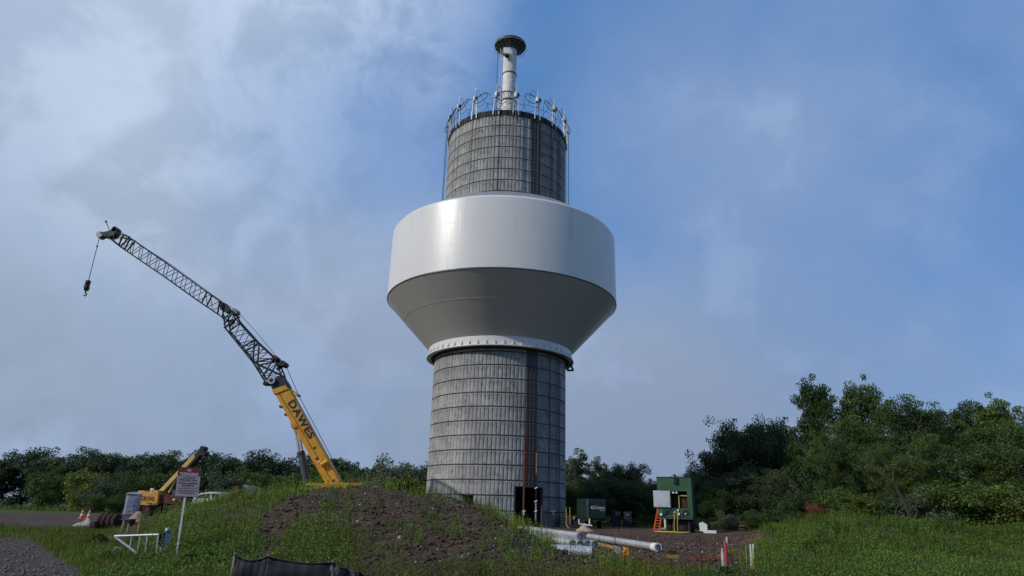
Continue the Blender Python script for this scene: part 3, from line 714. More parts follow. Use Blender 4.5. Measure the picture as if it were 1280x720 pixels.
def gcen(px, py, r, y0=8):               # centre of a round thing of radius r lying on the ground, seen at that pixel
    v = ray(px, py); Y = y0
    while Y < 150:
        p = EYE + v * (Y / v.y)
        if p.z - r < H(p.x, p.y): return p
        Y += .05
    return p
def text_fit(txt, wd, ht, frame, depth=.008, bold=.0, name_='text'):
    mb = text_mb(txt, 1.0, lambda x, y, z: (x, y, z), 1, bold)
    xs = [v[0] for v in mb.v]; ys = [v[1] for v in mb.v]
    cx, cy = (min(xs) + max(xs)) / 2, (min(ys) + max(ys)) / 2; kx = wd / (max(xs) - min(xs)); ky = ht / (max(ys) - min(ys))
    mb.v = [tuple(frame((v[0] - cx) * kx, (v[1] - cy) * ky, v[2] * depth)) for v in mb.v]
    return mb
def lattice(mb, tops, bots, dep, rc=.05, rb=.022, per=1.1):
    """four-chord lattice between station lists (world points in the plane), dep = width across the plane"""
    off = [Vector((0, -dep / 2, 0)), Vector((0, dep / 2, 0))]
    for L in (tops, bots):
        for o in off: mb.tube([p + o for p in L], rc, 6)
    for k in range(len(tops) - 1):
        n = max(1, round((tops[k + 1] - tops[k]).length / per))
        for q in range(n):
            t0, t1 = q / n, (q + 1) / n; tm = (t0 + t1) / 2
            A = lambda L, t: L[k].lerp(L[k + 1], t)
            for o in off:
                mb.cyl(A(tops, t0) + o, A(bots, tm) + o, rb, n=5, caps=False); mb.cyl(A(bots, tm) + o, A(tops, t1) + o, rb, n=5, caps=False)
            for L in (tops, bots):
                mb.cyl(A(L, t0) + off[0], A(L, tm) + off[1], rb, n=5, caps=False); mb.cyl(A(L, tm) + off[1], A(L, t1) + off[0], rb, n=5, caps=False)
    return mb

# ------------------------------------------------------------------ big lattice crane
YC = 46
def C(px, py, dy=0): return at(px, py, YC) + Vector((0, dy, 0))
base = C(430, 612); base.z = H(base.x, base.y)
cr = thing('mobile_crane', 'large yellow mobile crane with black lattice jib reaching up left behind the mound', 'crane', base)
HB = .45
pl = lambda a, b, t: C(a, b, t)
bm_ = MB().prism([(344.5, 491), (362.5, 485.2), (428.5, 605.5), (409.2, 605.5)], pl, -HB, HB)
boom = bm_.build('boom', 'yellow', cr, bevel=.04)
MB().prism([(342.8, 489), (359.8, 482.8), (363.6, 487.8), (345.6, 494.6)], pl, -HB - .07, HB + .07).build('boom_collar', 'yellow', boom, bevel=.02)
MB().bar(C(352, 494, -HB - .012), C(418, 603, -HB - .012), .03, .02).build('boom_seam', 'black', boom)
for px, py in ((352.3, 508.6), (358.7, 518.6)): MB().box(C(px, py), (.22, .5, .14)).build('lug', 'black', boom)
for px, py in ((395.5, 560.5), (398, 574), (419, 601)): MB().box(C(px, py, -HB - .01), (.12, .04, .14)).build('latch', 'black', boom)
q = MB().cyl(C(404, 582, -HB - .12), C(413, 577, -HB - .12), .17, n=14).cyl(C(401, 580, -HB - .05), C(405, 576, -HB - .05), .12, n=10).box(C(409, 581, -HB - .05), (.5, .1, .3)); q.build('boom_knuckle', 'yellow', boom, bevel=.02)
A_, B_ = C(365.2, 503.0), C(392.0, 548.0); d_ = (B_ - A_).normalized(); u_ = Vector((-d_.z, 0, d_.x)) * (1 if -d_.z > 0 else -1)
cm = C(379.2, 525.0, 0)
text_fit('DAWES', (B_ - A_).length, .53, lambda x, y, z: cm + d_ * x + u_ * y + Vector((0, -HB - .014 - z, 0)), .01, .03).build('boom_lettering', 'letter', boom, smooth=0)
# head of the boom and lattice jib
hd = MB().prism([(338.5, 478), (354, 469.5), (362, 483), (343.8, 490)], pl, -.42, .42).prism([(352, 471), (358, 476), (362.5, 484), (356, 484)], pl, -.5, .5)
hd_o = hd.build('boom_head', 'black_steel', boom)
MB().cyl(C(342.5, 477.2, -.6), C(342.5, 477.2, .6), .26, n=20).build('sheave', 'plastic_light', hd_o)
MB().cyl(C(342.5, 477.2, -.62), C(342.5, 477.2, .62), .13, n=16).box(C(334, 480), (.4, .6, .2)).build('sheave_hub', 'black', hd_o)
st = [((282, 394.5), (290.5, 388.5)), ((285, 412.5), (297.8, 401)), ((305.6, 437.8), (321, 426.7)), ((319.5, 455), (345.5, 449.5)), ((334.5, 479), (354, 470))]
jb = MB(); lattice(jb, [C(*a[1]) for a in st], [C(*a[0]) for a in st], .9, .06, .03, .95)
for a, b2 in (((304, 437), (321, 427)), ((319, 455), (345, 449.5)), ((319, 455), (321, 427)), ((321, 455), (354, 470)), ((330, 474), (345, 450)), ((283, 412), (297.8, 401)), ((283, 408), (292, 396)), ((281, 400), (297, 394))):
    for dy in (-.47, .47): jb.cyl(C(*a, dy), C(*b2, dy), .06, n=6)
jib = jb.build('jib_base_section', 'black_steel', cr)
MB().cyl(C(342, 453, -.3), C(349.5, 448.7, -.3), .17, n=10).cyl(C(349, 458, -.3), C(355.3, 455.6, -.3), .15, n=10).bar(C(346, 462), C(356, 455.5), .2).cyl(C(355.3, 455.6, -.45), C(355.3, 455.6, .45), .2, n=14).cyl(C(345.3, 449, -.4), C(345.3, 449, .4), .2, n=14).build('deflection_sheave', 'black_steel', jib)
q = MB().prism([(276, 379), (283.5, 380), (290, 388.5), (285, 392), (277, 388)], pl, -.25, .25).cyl(C(285, 390), C(296.5, 389.5), .14, n=10); q.build('jib_hinge', 'black_steel', jib)
MB().cyl(C(294.5, 390.5, -.3), C(294.5, 390.5, .3), .24, n=16).build('hinge_sheave', 'grey_steel', jib)
st = [((136, 296.3), (147, 294)), ((153.5, 310.6), (161.8, 296.9)), ((205, 345.5), (215, 333.5)), ((250, 377.6), (260, 366)), ((275, 394.4), (277.8, 378.5))]
jb = MB(); lattice(jb, [C(*a[1]) for a in st], [C(*a[0]) for a in st], .85, .052, .026, .95)
for a, b2 in (((152, 309.5), (158, 297)), ((155, 311), (166, 298)), ((275, 394), (277.5, 379)), ((255, 381), (262, 367))):
    for dy in (-.42, .42): jb.cyl(C(*a, dy), C(*b2, dy), .06, n=6)
jib2 = jb.build('jib_outer_section', 'black_steel', cr)
q = MB().prism([(127, 292), (133, 291.5), (140, 290), (146, 285), (149, 289), (146, 295), (138, 298), (131, 296.5)], pl, -.3, .3).bar(C(137.5, 289), C(132.4, 276.5), .045).box(C(132.5, 277), (.1, .1, .14)); q.build('jib_head', 'black_steel', jib2)
MB().cyl(C(126.5, 294.5, -.28), C(126.5, 294.5, .28), .25, n=18).build('head_sheave', 'grey_steel', jib2); MB().cyl(C(145.5, 288, -.3), C(145.5, 288, .3), .22, n=18).build('head_sheave', 'dark_grey', jib2)
# ropes
rp = MB()
rp.tube([C(126.3, 297), C(126.3, 297) - Vector((0, 0, .1))], .02)
top = C(124.6, 295.5); bot = at(113, 351, YC); L = top.z - bot.z
rp = MB().tube([top, top - Vector((0, 0, L))], .024).cyl(top - Vector((0, 0, L * .22)), top - Vector((0, 0, L * .24)), .07, n=8)
rp.build('hoist_rope', 'black', cr)
hk0 = top - Vector((0, 0, L)); hook = MB()
for dx in (-.05, .05): hook.cyl(hk0 + Vector((dx - .03, 0, -.15)), hk0 + Vector((dx + .03, 0, -.15)), .2, n=14).cyl(hk0 + Vector((dx - .03, 0, -.55)), hk0 + Vector((dx + .03, 0, -.55)), .22, n=14)
hook.box(hk0 + Vector((0, 0, -.38)), (.26, .2, .8)).tube([hk0 + Vector(v) for v in ((0, 0, -.75), (0, 0, -.95), (.12, 0, -1.08), (.04, 0, -1.2), (-.1, 0, -1.12))], .05)
ho = hook.build('hook_block', 'black_steel', cr)
MB().box(hk0 + Vector((-.09, -.02, -.42)), (.12, .26, .3)).build('hook_plate', 'rust_orange', ho)
rp = MB().tube([C(147, 286.5), C(160, 296), C(215, 331.5), C(277, 376.5), C(295.5, 388), C(322, 417), C(346, 446.5), C(356.5, 454)], .018, 5)
rp.tube([C(356.5, 455), C(373.5, 494.5), C(427, 596)], .022, 5); rp.build('pendant_rope', 'black', cr)
q = MB()
for dy in (-.3, .3): q.bar(C(361, 484.5, dy), C(373, 493.5, dy), .06).bar(C(363, 490, dy), C(372, 495, dy), .05)
q.cyl(C(372.5, 494, -.35), C(372.5, 494, .35), .1, n=10); q.build('rope_guide', 'yellow', boom)
# luffing cylinder
q = MB()
for dx in (-.1, .1): q.cyl(C(369.5, 533) + Vector((dx, 0, 0)), C(376.5, 567.5) + Vector((dx, 0, 0)), .1, n=12)
ly = q.build('lift_cylinder_rod', 'galv', cr)
MB().cyl(C(376.2, 565.5), C(384.5, 614), .21, n=16).cyl(C(375.8, 564.5), C(376.4, 567.5), .26, n=16).build('lift_cylinder_barrel', 'dark_grey', cr)
MB().prism([(366, 529), (372, 532), (373.5, 535.5), (367, 536)], pl, -.55, .55).build('cylinder_bracket', 'yellow', boom)
# superstructure and carrier
q = MB().prism([(388, 607.5), (392, 605), (470, 604.5), (470, 608), (440, 608.5), (438, 617), (405, 617), (404, 609)], pl, -1.3, 1.3)
sup = q.build('superstructure', 'yellow', cr, bevel=.04)
MB().prism([(394, 604.8), (429.5, 603.5), (433, 606), (434, 611), (410, 611), (392, 607)], pl, -.62, -.55).prism([(437, 605), (455, 604), (458, 610), (438, 612)], pl, -.9, .9).build('winch_plate', 'yellow', sup)
MB().cyl(C(441, 604, -.6), C(441, 604, .6), .35, n=18).build('winch_drum', 'rust_dark', sup)
MB().prism([(458, 604), (474, 604), (474, 622), (458, 622)], pl, -1.4, 1.4).build('counterweight', 'dark_grey', cr, bevel=.05)
q = MB().prism([(389, 611), (406, 609.5), (407, 632), (388, 632)], pl, -1.6, -.3); cab_ = q.build('crane_cab', 'white', cr, bevel=.05)
MB().prism([(390.5, 613.5), (404.5, 612), (405, 622), (390, 622)], pl, -1.62, -1.59).build('cab_window', 'glass', cab_)
zc = base.z
q = MB().box((base.x - 2, YC, zc + 1.1), (13, 2.6, .8)); car = q.build('carrier', 'yellow', cr, bevel=.06)
for k in range(5):
    for sy in (-1, 1):
        x = base.x - 7.6 + k * 2.75; wz = H(x, YC + sy * 1.1) + .7
        wh = MB().cyl((x, YC + sy * .85, wz), (x, YC + sy * 1.35, wz), .72, n=22).build('wheel', 'rubber', car)
        MB().cyl((x, YC + sy * 1.3, wz), (x, YC + sy * 1.38, wz), .34, n=16).build('rim', 'yellow', wh)

# ------------------------------------------------------------------ small yellow crane
YG = 68
def G(px, py, dy=0): return at(px, py, YG) + Vector((0, dy, 0))
gb = G(196, 640); gb.z = H(gb.x, gb.y)
gc = thing('rough_terrain_crane', 'small weathered yellow crane with raised boom beside the grey toilet cabin', 'crane', gb)
pg = lambda a, b, t: G(a, b, t)
q = MB().prism([(172.6, 613.5), (180.5, 613.2), (181.5, 615.8), (190.5, 615.8), (191.5, 613.2), (198.5, 612.8), (196.6, 631.6), (171.4, 631)], pg, 0, 1.6)
cw = q.build('counterweight', 'orange_yellow', gc, bevel=.05)
MB().box(G(184, 630.4, -.03), (1.9, .08, .12)).build('counterweight_edge', 'pale_yellow', cw)
text_fit('-GROVE-', 1.62, .42, lambda x, y, z: G(184.3, 623.2, -.012) + Vector((x, -z, y - .05 * x)), .008, .015).build('counterweight_lettering', 'letter', cw, smooth=0)
q = MB().prism([(196, 618), (209, 618.5), (214, 620), (225, 622), (225, 632.5), (196, 632)], pg, .3, 2.3); q.build('engine_housing', 'rust', gc, bevel=.04)
MB().prism([(212, 613), (220, 613), (221.5, 624), (212, 624)], pg, .5, 1.5).build('cab', 'dark_grey', gc, bevel=.04)
MB().cyl(G(186.5, 616, .4), G(186.5, 613, .4), .06, n=8).box(G(187.5, 611.6, .4), (.28, .25, .2)).build('work_light', 'white', gc)
bo = MB().prism([(191.5, 615.5), (197.5, 616), (242, 569), (237.5, 567)], pg, .7, 1.2).build('boom', 'pale_yellow', gc, bevel=.02)
MB().prism([(199, 615.5), (202.5, 615.5), (243.5, 571.5), (241.5, 570)], pg, 1.25, 1.6).build('boom_side', 'rust_dark', bo)
q = MB().prism([(239, 569), (242, 572), (250.5, 565.5), (252.5, 559), (249, 558), (245.5, 562)], pg, .6, 1.4)
for a, b2 in ((249.5, 559.8), (250.6, 566)): q.cyl(G(a, b2, .5), G(a, b2, 1.5), .24, n=14)
q.build('boom_head', 'black_steel', bo)
MB().cyl(G(205, 616, .95), G(213, 601, .95), .11, n=10).cyl(G(213, 601, .95), G(221, 590, .95), .07, n=10).build('lift_cylinder', 'pale_yellow', gc)
x0g, x1g = G(174, 636).x, G(228, 636).x
q = MB().box(((x0g + x1g) / 2, YG + 1.3, gb.z + .95), (x1g - x0g + .6, 2.0, .5)); q.box((x1g + .2, YG + 1.3, gb.z + 1.2), (1.0, 2.3, .35)); gcar = q.build('chassis', 'black', gc, bevel=.04)
for x in (x0g + .9, x1g - .7):
    for dy in (.2, 2.4):
        wz = H(x, YG + dy) + .6; wh = MB().cyl((x, YG + dy - .25, wz), (x, YG + dy + .25, wz), .64, n=22).build('wheel', 'rubber', gcar)
        MB().cyl((x, YG + dy - .28, wz), (x, YG + dy + .28, wz), .3, n=16).build('rim', 'rust', wh)
MB().cyl(G(217.5, 624.5, -.1), G(217.5, 624.4, .2), .1, n=10).build('headlight', 'white', gc)

# ------------------------------------------------------------------ portable toilet
p = gnd(158.5, 643.0, 30, 90); YT = min(p.y, 66)
def T_(px, py, dy=0): return at(px, py, YT) + Vector((0, dy, 0))
zt = H(T_(158.5, 643).x, YT); hgt = T_(158, 614.6).z - zt; wT = abs(T_(168.8, 630).x - T_(150.8, 630).x) * .78
pt = thing('portable_toilet', 'grey plastic portable toilet with rounded roof left of the small crane', 'portable toilet', (T_(159, 643).x, YT + .6, zt), math.radians(12), local=True)
hw = wT / 2
b_ = MB().box((0, 0, hgt * .46 + .03), (2 * hw, 2 * hw, hgt * .88)).build('cabin', 'plastic_light', pt, bevel=.05)
MB().box((0, 0, .05), (2 * hw + .08, 2 * hw + .08, .1)).build('skid', 'dark_grey', pt)
d = MB().box((.04, -hw - .015, hgt * .46), (2 * hw - .3, .03, hgt * .76))
d_o = d.build('door', 'plastic_grey', pt, bevel=.01)
q = MB()
for k in range(3): q.box((.04, -hw - .04, hgt * (.25 + .2 * k)), (2 * hw - .5, .03, hgt * .15))
q.build('door_panel', 'plastic_grey', d_o, bevel=.02)
MB().box((hw - .28, -hw - .05, hgt * .42), (.06, .05, .16)).build('handle', 'black', d_o)
MB().box((.0, -hw - .01, hgt * .875), (2 * hw - .2, .04, .09)).build('vent', 'black', pt)
rfm = MB(); prof = [(-hw - .07, hgt * .9), (-hw - .07, hgt * .93), (-hw * .8, hgt * .965), (-hw * .4, hgt * .99), (0, hgt), (hw * .4, hgt * .99), (hw * .8, hgt * .965), (hw + .07, hgt * .93), (hw + .07, hgt * .9)]
rfm.prism(prof, lambda a, b2, t: Vector((a, t, b2)), -hw - .07, hw + .07); rfm.build('roof', 'plastic_light', pt)

# ------------------------------------------------------------------ cones
def cone(px, py, lab):
    p = gnd(px, py, 20, 80); h = 11.5 * p.y * .001164
    t = thing('traffic_cone', lab, 'traffic cone', p); t['group'] = 'orange cones by the gravel'
    MB().box(p + Vector((0, 0, .02)), (h * .55, h * .55, .04)).build('base', 'orange', t, bevel=.01)
    MB().lathe([(h * .2, .04), (h * .155, h * .3)], 20, p).lathe([(h * .115, h * .5), (h * .085, h * .66)], 20, p).lathe([(h * .055, h * .8), (h * .03, h), (.001, h)], 20, p).build('cone_body', 'orange', t)
    MB().lathe([(h * .155, h * .3), (h * .115, h * .5)], 20, p).lathe([(h * .085, h * .66), (h * .055, h * .8)], 20, p).build('reflective_band', 'white', t)
cone(101.3, 648.2, 'orange and white traffic cone at the left edge of the photo'); cone(110.2, 648.5, 'orange and white traffic cone beside the black rod, right one of the pair')
p = gnd(110.5, 647.5, 20, 80); t = tag(MB().cyl(p, p + Vector((.12, .2, 1.15)), .025, n=6).build('survey_rod', 'black', loc=p), 'thin black rod standing up behind the right traffic cone', 'rod')
p = gnd(132, 639.5, 30, 90); t = tag(MB().box(p + Vector((0, 0, .15)), (1.6, .7, .22)).box(p + Vector((.1, 0, .3)), (1.1, .5, .12)).build('concrete_slab', 'offwhite', loc=p, bevel=.04), 'pale flat slab lying on the ground left of the toilet cabin', 'slab')

def pile(name, px, py, wpx, hpx, mat, lab, cat, seed, y0=20):
    p = gnd(px, py, y0, 80); k = p.y * .001164; R = wpx / 2 * k; h = hpx * k
    n = 40; vs = []; fs = []
    rs = [0, .15, .3, .45, .6, .75, .9, 1.05]
    for i_, r in enumerate(rs):
        for j_ in range(n):
            a = 2 * PI * j_ / n; x = R * r * math.cos(a); y = R * r * math.sin(a)
            e = float(fbm(x / R * 3 + seed, y / R * 3 + seed, 4, seed)) - .5
            z = h * max(0, 1 - r) ** 1.1 * (1 + .5 * e) + h * .5 * e * (r > 0) * (1.1 - r) - .1 * (r > 1)
            zz = H(p.x + x, p.y + y) + z - (.06 if r > 1 else 0)
            vs.append((p.x + x * (1 + .3 * e), p.y + y, zz))
    for i_ in range(len(rs) - 1):
        for j_ in range(n): fs.append((i_ * n + j_, i_ * n + (j_ + 1) % n, (i_ + 1) * n + (j_ + 1) % n, (i_ + 1) * n + j_))
    return tag(MB().add(vs, fs).build(name, mat, loc=p, smooth=60), lab, cat)
pile('sand_pile', 167, 654.5, 33, 14, 'sand', 'brown sand pile in front of the small yellow crane', 'sand pile', 3)
pile('rubble_pile', 108, 658, 34, 9, 'stone', 'heap of grey gravel at the left edge below the traffic cones', 'gravel pile', 8)
pile('clay_pile', 731, 664.5, 24, 9, 'beige_conc', 'small pale clay heap between the stacked pipes and the dark green generator', 'clay heap', 5)
# rusty tank and bin
p = gcen(136, 652, .4, 20); k = p.y * .001164 * .88
t = thing('rusty_tank', 'dark rusty steel drum lying on its side left of the sand pile', 'drum', (p.x, p.y, p.z - 10 * k))
r = 9.5 * k; MB().cyl((p.x - 10 * k, p.y, p.z), (p.x + 11 * k, p.y, p.z), r, n=28).build('drum_body', 'rust_dark', t)
for dx in (-10, -3, 4, 11): MB().cyl((p.x + dx * k - .04, p.y, p.z), (p.x + dx * k + .04, p.y, p.z), r + .04, n=28).build('hoop', 'rust_dark', t)
MB().box((p.x - 14 * k, p.y - .2, p.z - 4 * k), (8 * k, .5, 9 * k)).build('end_block', 'rust_dark', t, bevel=.04)
p = gnd(158, 659, 20); k = p.y * .001164
t = thing('scrap_bin', 'low black bin standing right of the rusty drum', 'bin', p)
MB().box(p + Vector((0, 0, 4.5 * k)), (13 * k, .5, 8 * k)).build('bin_body', 'black', t, bevel=.03); MB().box(p + Vector((0, 0, 8.8 * k)), (14 * k, .56, .05)).build('bin_lid', 'dark_grey', t)
for px, y0_, y1_, lab in ((151.5, 652, 665, 'pale wooden stake in front of the black bin'), (158.3, 656, 665.5, 'short wooden stake, middle one of the three left of the gate post'), (171, 656.5, 668, 'pale wooden stake in front of the sand pile, rightmost of the three')):
    p = gnd(px, y1_, 15); k = p.y * .001164
    tag(MB().bar(p - Vector((0, 0, .2)), p + Vector((.02, 0, (y1_ - y0_) * k)), .05).build('stake', 'wood', loc=p), lab, 'stake', 'wooden stakes')

# ------------------------------------------------------------------ gate and gate post
YQ = 18.5
def Q(px, py, dy=0): return at(px, py, YQ) + Vector((0, dy, 0))
g0 = Q(198, 694); g0.z = H(g0.x, g0.y)
t = thing('swing_gate', 'bent galvanised pipe gate of triangular shape in the grass left of the sign', 'gate', g0)
MB().tube([Q(143.5, 670.2), Q(198.5, 668.3)], .032, 10).build('top_rail', 'galv', t)
MB().tube([Q(143.5, 670.8), Q(147, 673.5), Q(176, 695.5)], .03, 10).build('brace', 'galv', t)
for a, b2, c2, d2 in ((164.8, 670, 162.4, 685), (175.6, 670, 171.6, 690), (184.6, 669.5, 181, 694)): MB().tube([Q(a, b2), Q(c2, d2)], .019, 8).build('bar', 'galv', t)
MB().tube([Q(198, 668.5), Q(196.3, 682), Q(195.5, 694)], .024, 8).build('end_bar', 'galv', t)
p = Q(203.5, 690, .2); p.z = H(p.x, p.y)
t = thing('gate_post', 'thick grey weathered gate post with round cap at the right end of the gate', 'post', p)
MB().tube([p, Q(202.5, 684, .2), Q(203, 675, .2), Q(204.6, 667, .2)], [.13, .14, .125, .09], 12).build('post', 'plastic_grey', t)
MB().lathe([(.001, -.05), (.07, -.03), (.085, .03), (.06, .09), (.001, .11)], 14, Q(205.2, 664.8, .2)).build('cap', 'grey_steel', t)
MB().box(Q(200.5, 671, .1), (.1, .12, .2)).box(Q(200, 680, .1), (.1, .12, .12)).build('hinge', 'black', t)

# ------------------------------------------------------------------ sign
YS = 18.0
sbot = at(221.5, 689, YS); sbot.z = H(sbot.x, sbot.y)
t = thing('warning_sign', 'red and white no trespassing sign on a leaning steel post in the grass', 'sign', sbot)
stop = at(236, 587, YS)
MB().bar(sbot - Vector((0, -.02, .2)), stop + Vector((0, .02, 0)), .05, .028).build('post', 'galv', t)
cS = at(235.3, 602.3, YS - .03); ax_ = (at(251, 603, YS) - at(219.5, 601.6, YS)).normalized(); ay_ = (at(237.2, 586, YS) - at(233.3, 619, YS)).normalized()
kS = YS * .00118; hW, hH = 14.3 * kS, 17.3 * kS
fr = lambda x, y, z: cS + ax_ * x + ay_ * y + Vector((0, -z, 0))
def board(x0, y0, x1, y1, z0, z1): return MB().add([fr(x, y, z) for z in (z0, z1) for x, y in ((x0, y0), (x1, y0), (x1, y1), (x0, y1))], [(0, 1, 2, 3), (4, 7, 6, 5), (0, 4, 5, 1), (1, 5, 6, 2), (2, 6, 7, 3), (3, 7, 4, 0)])
pn = board(-hW, -hH, hW, hH, -.004, 0).build('panel', 'reflective', t)
board(-hW, hH - 10.2 * kS, hW, hH, .001, .003).build('red_band', 'dark_red', pn)
def line(s_, y, w_, h_, mat, z=.004, x=0): text_fit(s_, w_ * kS, h_ * kS, lambda a, b2, c2: fr(a + x * kS, b2 + y * kS, z + c2), .001, .012).build('lettering', mat, pn, smooth=0)
line('NO', 13.9, 4.4, 3.2, 'letter_white'); line('TRESPASSING', 9.2, 23.0, 3.4, 'letter_white')
line('AUTHORIZED', 4.9, 15, 1.9, 'letter_red'); line('PERSONNEL ONLY', 2.2, 22, 1.9, 'letter')
board(-hW * .85, .25 * kS, hW * .85, .5 * kS, .001, .003).build('rule_line', 'letter', pn, smooth=0)
line('ILLEGAL DUMPING', -1.7, 23, 2.0, 'letter'); line('PROHIBITED', -4.3, 15, 1.9, 'letter')
board(-hW * .9, -6.4 * kS, hW * .9, -6.15 * kS, .001, .003).build('rule_line', 'letter', pn, smooth=0)
line('VIOLATORS ARE SUBJECT TO', -8.2, 23, 1.5, 'letter_red'); line('FINES AND PROSECUTION BY', -10.8, 23, 1.5, 'letter_red'); line('THE MUNICIPALITY', -13.3, 19, 1.5, 'letter_red')

# ------------------------------------------------------------------ silt fence
YF = 13.0
t = thing('silt_fence', 'low black fabric silt fence on wooden stakes at the bottom of the photo', 'fence', on(370, YF))
tp = [(294, 691, 0), (335.3, 693, .1), (415.6, 700.5, .3)]
stakes = []
for px, py, dy in tp:
    a = at(px, py, YF + dy); b2 = Vector((a.x - .02, a.y, H(a.x, a.y) - .2)); stakes.append((a, b2))
    MB().bar(b2, a, .035, .035).build('stake', 'wood', t)
def fab(A, B, sag, n=36, nv=10, fold=.02, gather=0, seed=0):
    vs = []; fs = []
    for i_ in range(n + 1):
        u_ = i_ / n
        for j_ in range(nv + 1):
            v_ = j_ / nv; a = A[0].lerp(B[0], u_) - Vector((0, 0, .03)); g_ = A[1].lerp(B[1], u_)
            topz = a.z - sag * 4 * u_ * (1 - u_) * (1 - .0 * v_); z = topz + (g_.z - topz) * v_
            y = a.y - .03 + fold * math.sin(u_ * 9 + v_ * 3 + seed) + .004 * math.sin(u_ * 31 + seed) * (1 - v_) + .022 * math.sin(v_ * 11 + math.sin(u_ * 3.1) * 2.5) + gather * .05 * math.sin(u_ * 14 - v_ * 10)
            vs.append((a.x, y, z))
    for i_ in range(n):
        for j_ in range(nv): q_ = i_ * (nv + 1) + j_; fs.append((q_, q_ + 1, q_ + nv + 2, q_ + nv + 1))
    o = MB().add(vs, fs).build('fabric_panel', 'silt', t, smooth=80)
    s_ = o.modifiers.new('thick', 'SOLIDIFY'); s_.thickness = .006
    hem = MB().tube([Vector(vs[i_ * (nv + 1)]) + Vector((0, -.01, 0)) for i_ in range(n + 1)], .016, 6).build('hem', 'silt', o)
MT['silt'] = paint('black_silt_fabric', (.012, .012, .015), .6, dirt=.25, dirtc=(.04, .036, .032), scale=2, bmp=.3)
fab(stakes[0], stakes[1], .09, seed=1, fold=.007); fab(stakes[1], stakes[2], .06, seed=4, fold=.007)
e = at(448, 713, YF + .2); e2 = at(478, 724, YF + .1); m1 = (e, Vector((e.x, e.y, H(e.x, e.y) - .05))); m2 = (e2, Vector((e2.x, e2.y, H(e2.x, e2.y) - .05)))
fab(stakes[2], m1, .03, fold=.05, gather=1, seed=2); fab(m1, m2, .0, fold=.03, gather=1, seed=5)
e0 = at(288, 700, YF + .5)

# ------------------------------------------------------------------ barrel and block on the crest
def crest(px, Y): x = at(px, 620, Y).x; return Vector((x, Y, H(x, Y)))
p = crest(297, 31); k = 31 * .001164; h = at(297, 607.5, 31).z - p.z
t = thing('rusty_barrel', 'rusty red barrel on top of the mound left of the concrete block', 'barrel', p)
MB().cyl(p - Vector((0, 0, .05)), p + Vector((0, 0, h)), 4.3 * k, n=24).build('barrel_body', 'rust', t)
for f in (.05, .35, .68, .98): MB().cyl(p + Vector((0, 0, h * f - .02)), p + Vector((0, 0, h * f + .015)), 4.5 * k, n=24).build('hoop', 'rust', t)
p = crest(306.5, 31.2); h = at(306, 607.5, 31).z - p.z
t = tag(MB().box(p + Vector((0, 0, h / 2)), (6 * k, 6 * k, h + .1), Matrix.Rotation(.2, 3, 'Z')).build('concrete_block', 'concrete_block', loc=p, bevel=.02), 'pale upright concrete block on top of the mound right of the barrel', 'block')
p = crest(316, 31.6); h = at(316, 608.5, 31).z - p.z
t = tag(MB().box(p + Vector((0, 0, h / 2)), (11 * k, 5 * k, h + .1), Matrix.Rotation(-.1, 3, 'Z')).build('stone_block', 'dark_grey', loc=p, bevel=.03), 'wide dark grey block on the mound behind the pale block', 'block')
p = crest(325, 31); h = at(325, 612, 31).z - p.z
t = tag(MB().cyl(p - Vector((0, 0, .05)), p + Vector((.03, 0, h)), 3.6 * k, n=20).cyl(p + Vector((.03, 0, h)), p + Vector((.03, 0, h + .03)), 3.9 * k, n=20).build('clay_pipe', 'rust', loc=p), 'short rusty pipe stub on the mound right of the grey block', 'pipe')

# white pickup seen behind the mound
YV = 52
def Vv(px, py, dy=0): return at(px, py, YV) + Vector((0, dy, 0))
vb = Vv(254, 640); vb.z = H(vb.x, vb.y)
t = thing('parked_van', 'white vehicle with sloping windscreen half hidden behind the mound right of the sign', 'van', vb)
pv = lambda a, b2, t_: Vv(a, b2, t_)
bd = MB().prism([(240, 626), (243.5, 620.5), (251, 616.6), (263.5, 614.8), (274, 615), (276, 618), (276, 640), (239, 640), (238.5, 629)], pv, 0, 1.9).build('body', 'white', t, bevel=.06)
MB().prism([(245, 620.5), (251.5, 617.8), (262, 616.6), (262, 622.5), (244, 623)], pv, -.015, .0).prism([(264.5, 617), (273, 617), (273, 622), (264.5, 622.3)], pv, -.015, 0).build('window', 'glass', bd)
for px in (246, 270):
    for dy in (.1, 1.8):
        c = Vv(px, 641, dy); c.z = H(c.x, c.y) + .36; wh = MB().cyl(c - Vector((0, .12, 0)), c + Vector((0, .12, 0)), .36, n=20).build('wheel', 'rubber', t); MB().cyl(c - Vector((0, .14, 0)), c + Vector((0, .14, 0)), .2, n=14).build('rim', 'grey_steel', wh)
MB().box(Vv(240, 628, .4), (.08, .25, .14)).build('headlight', 'glass', t)

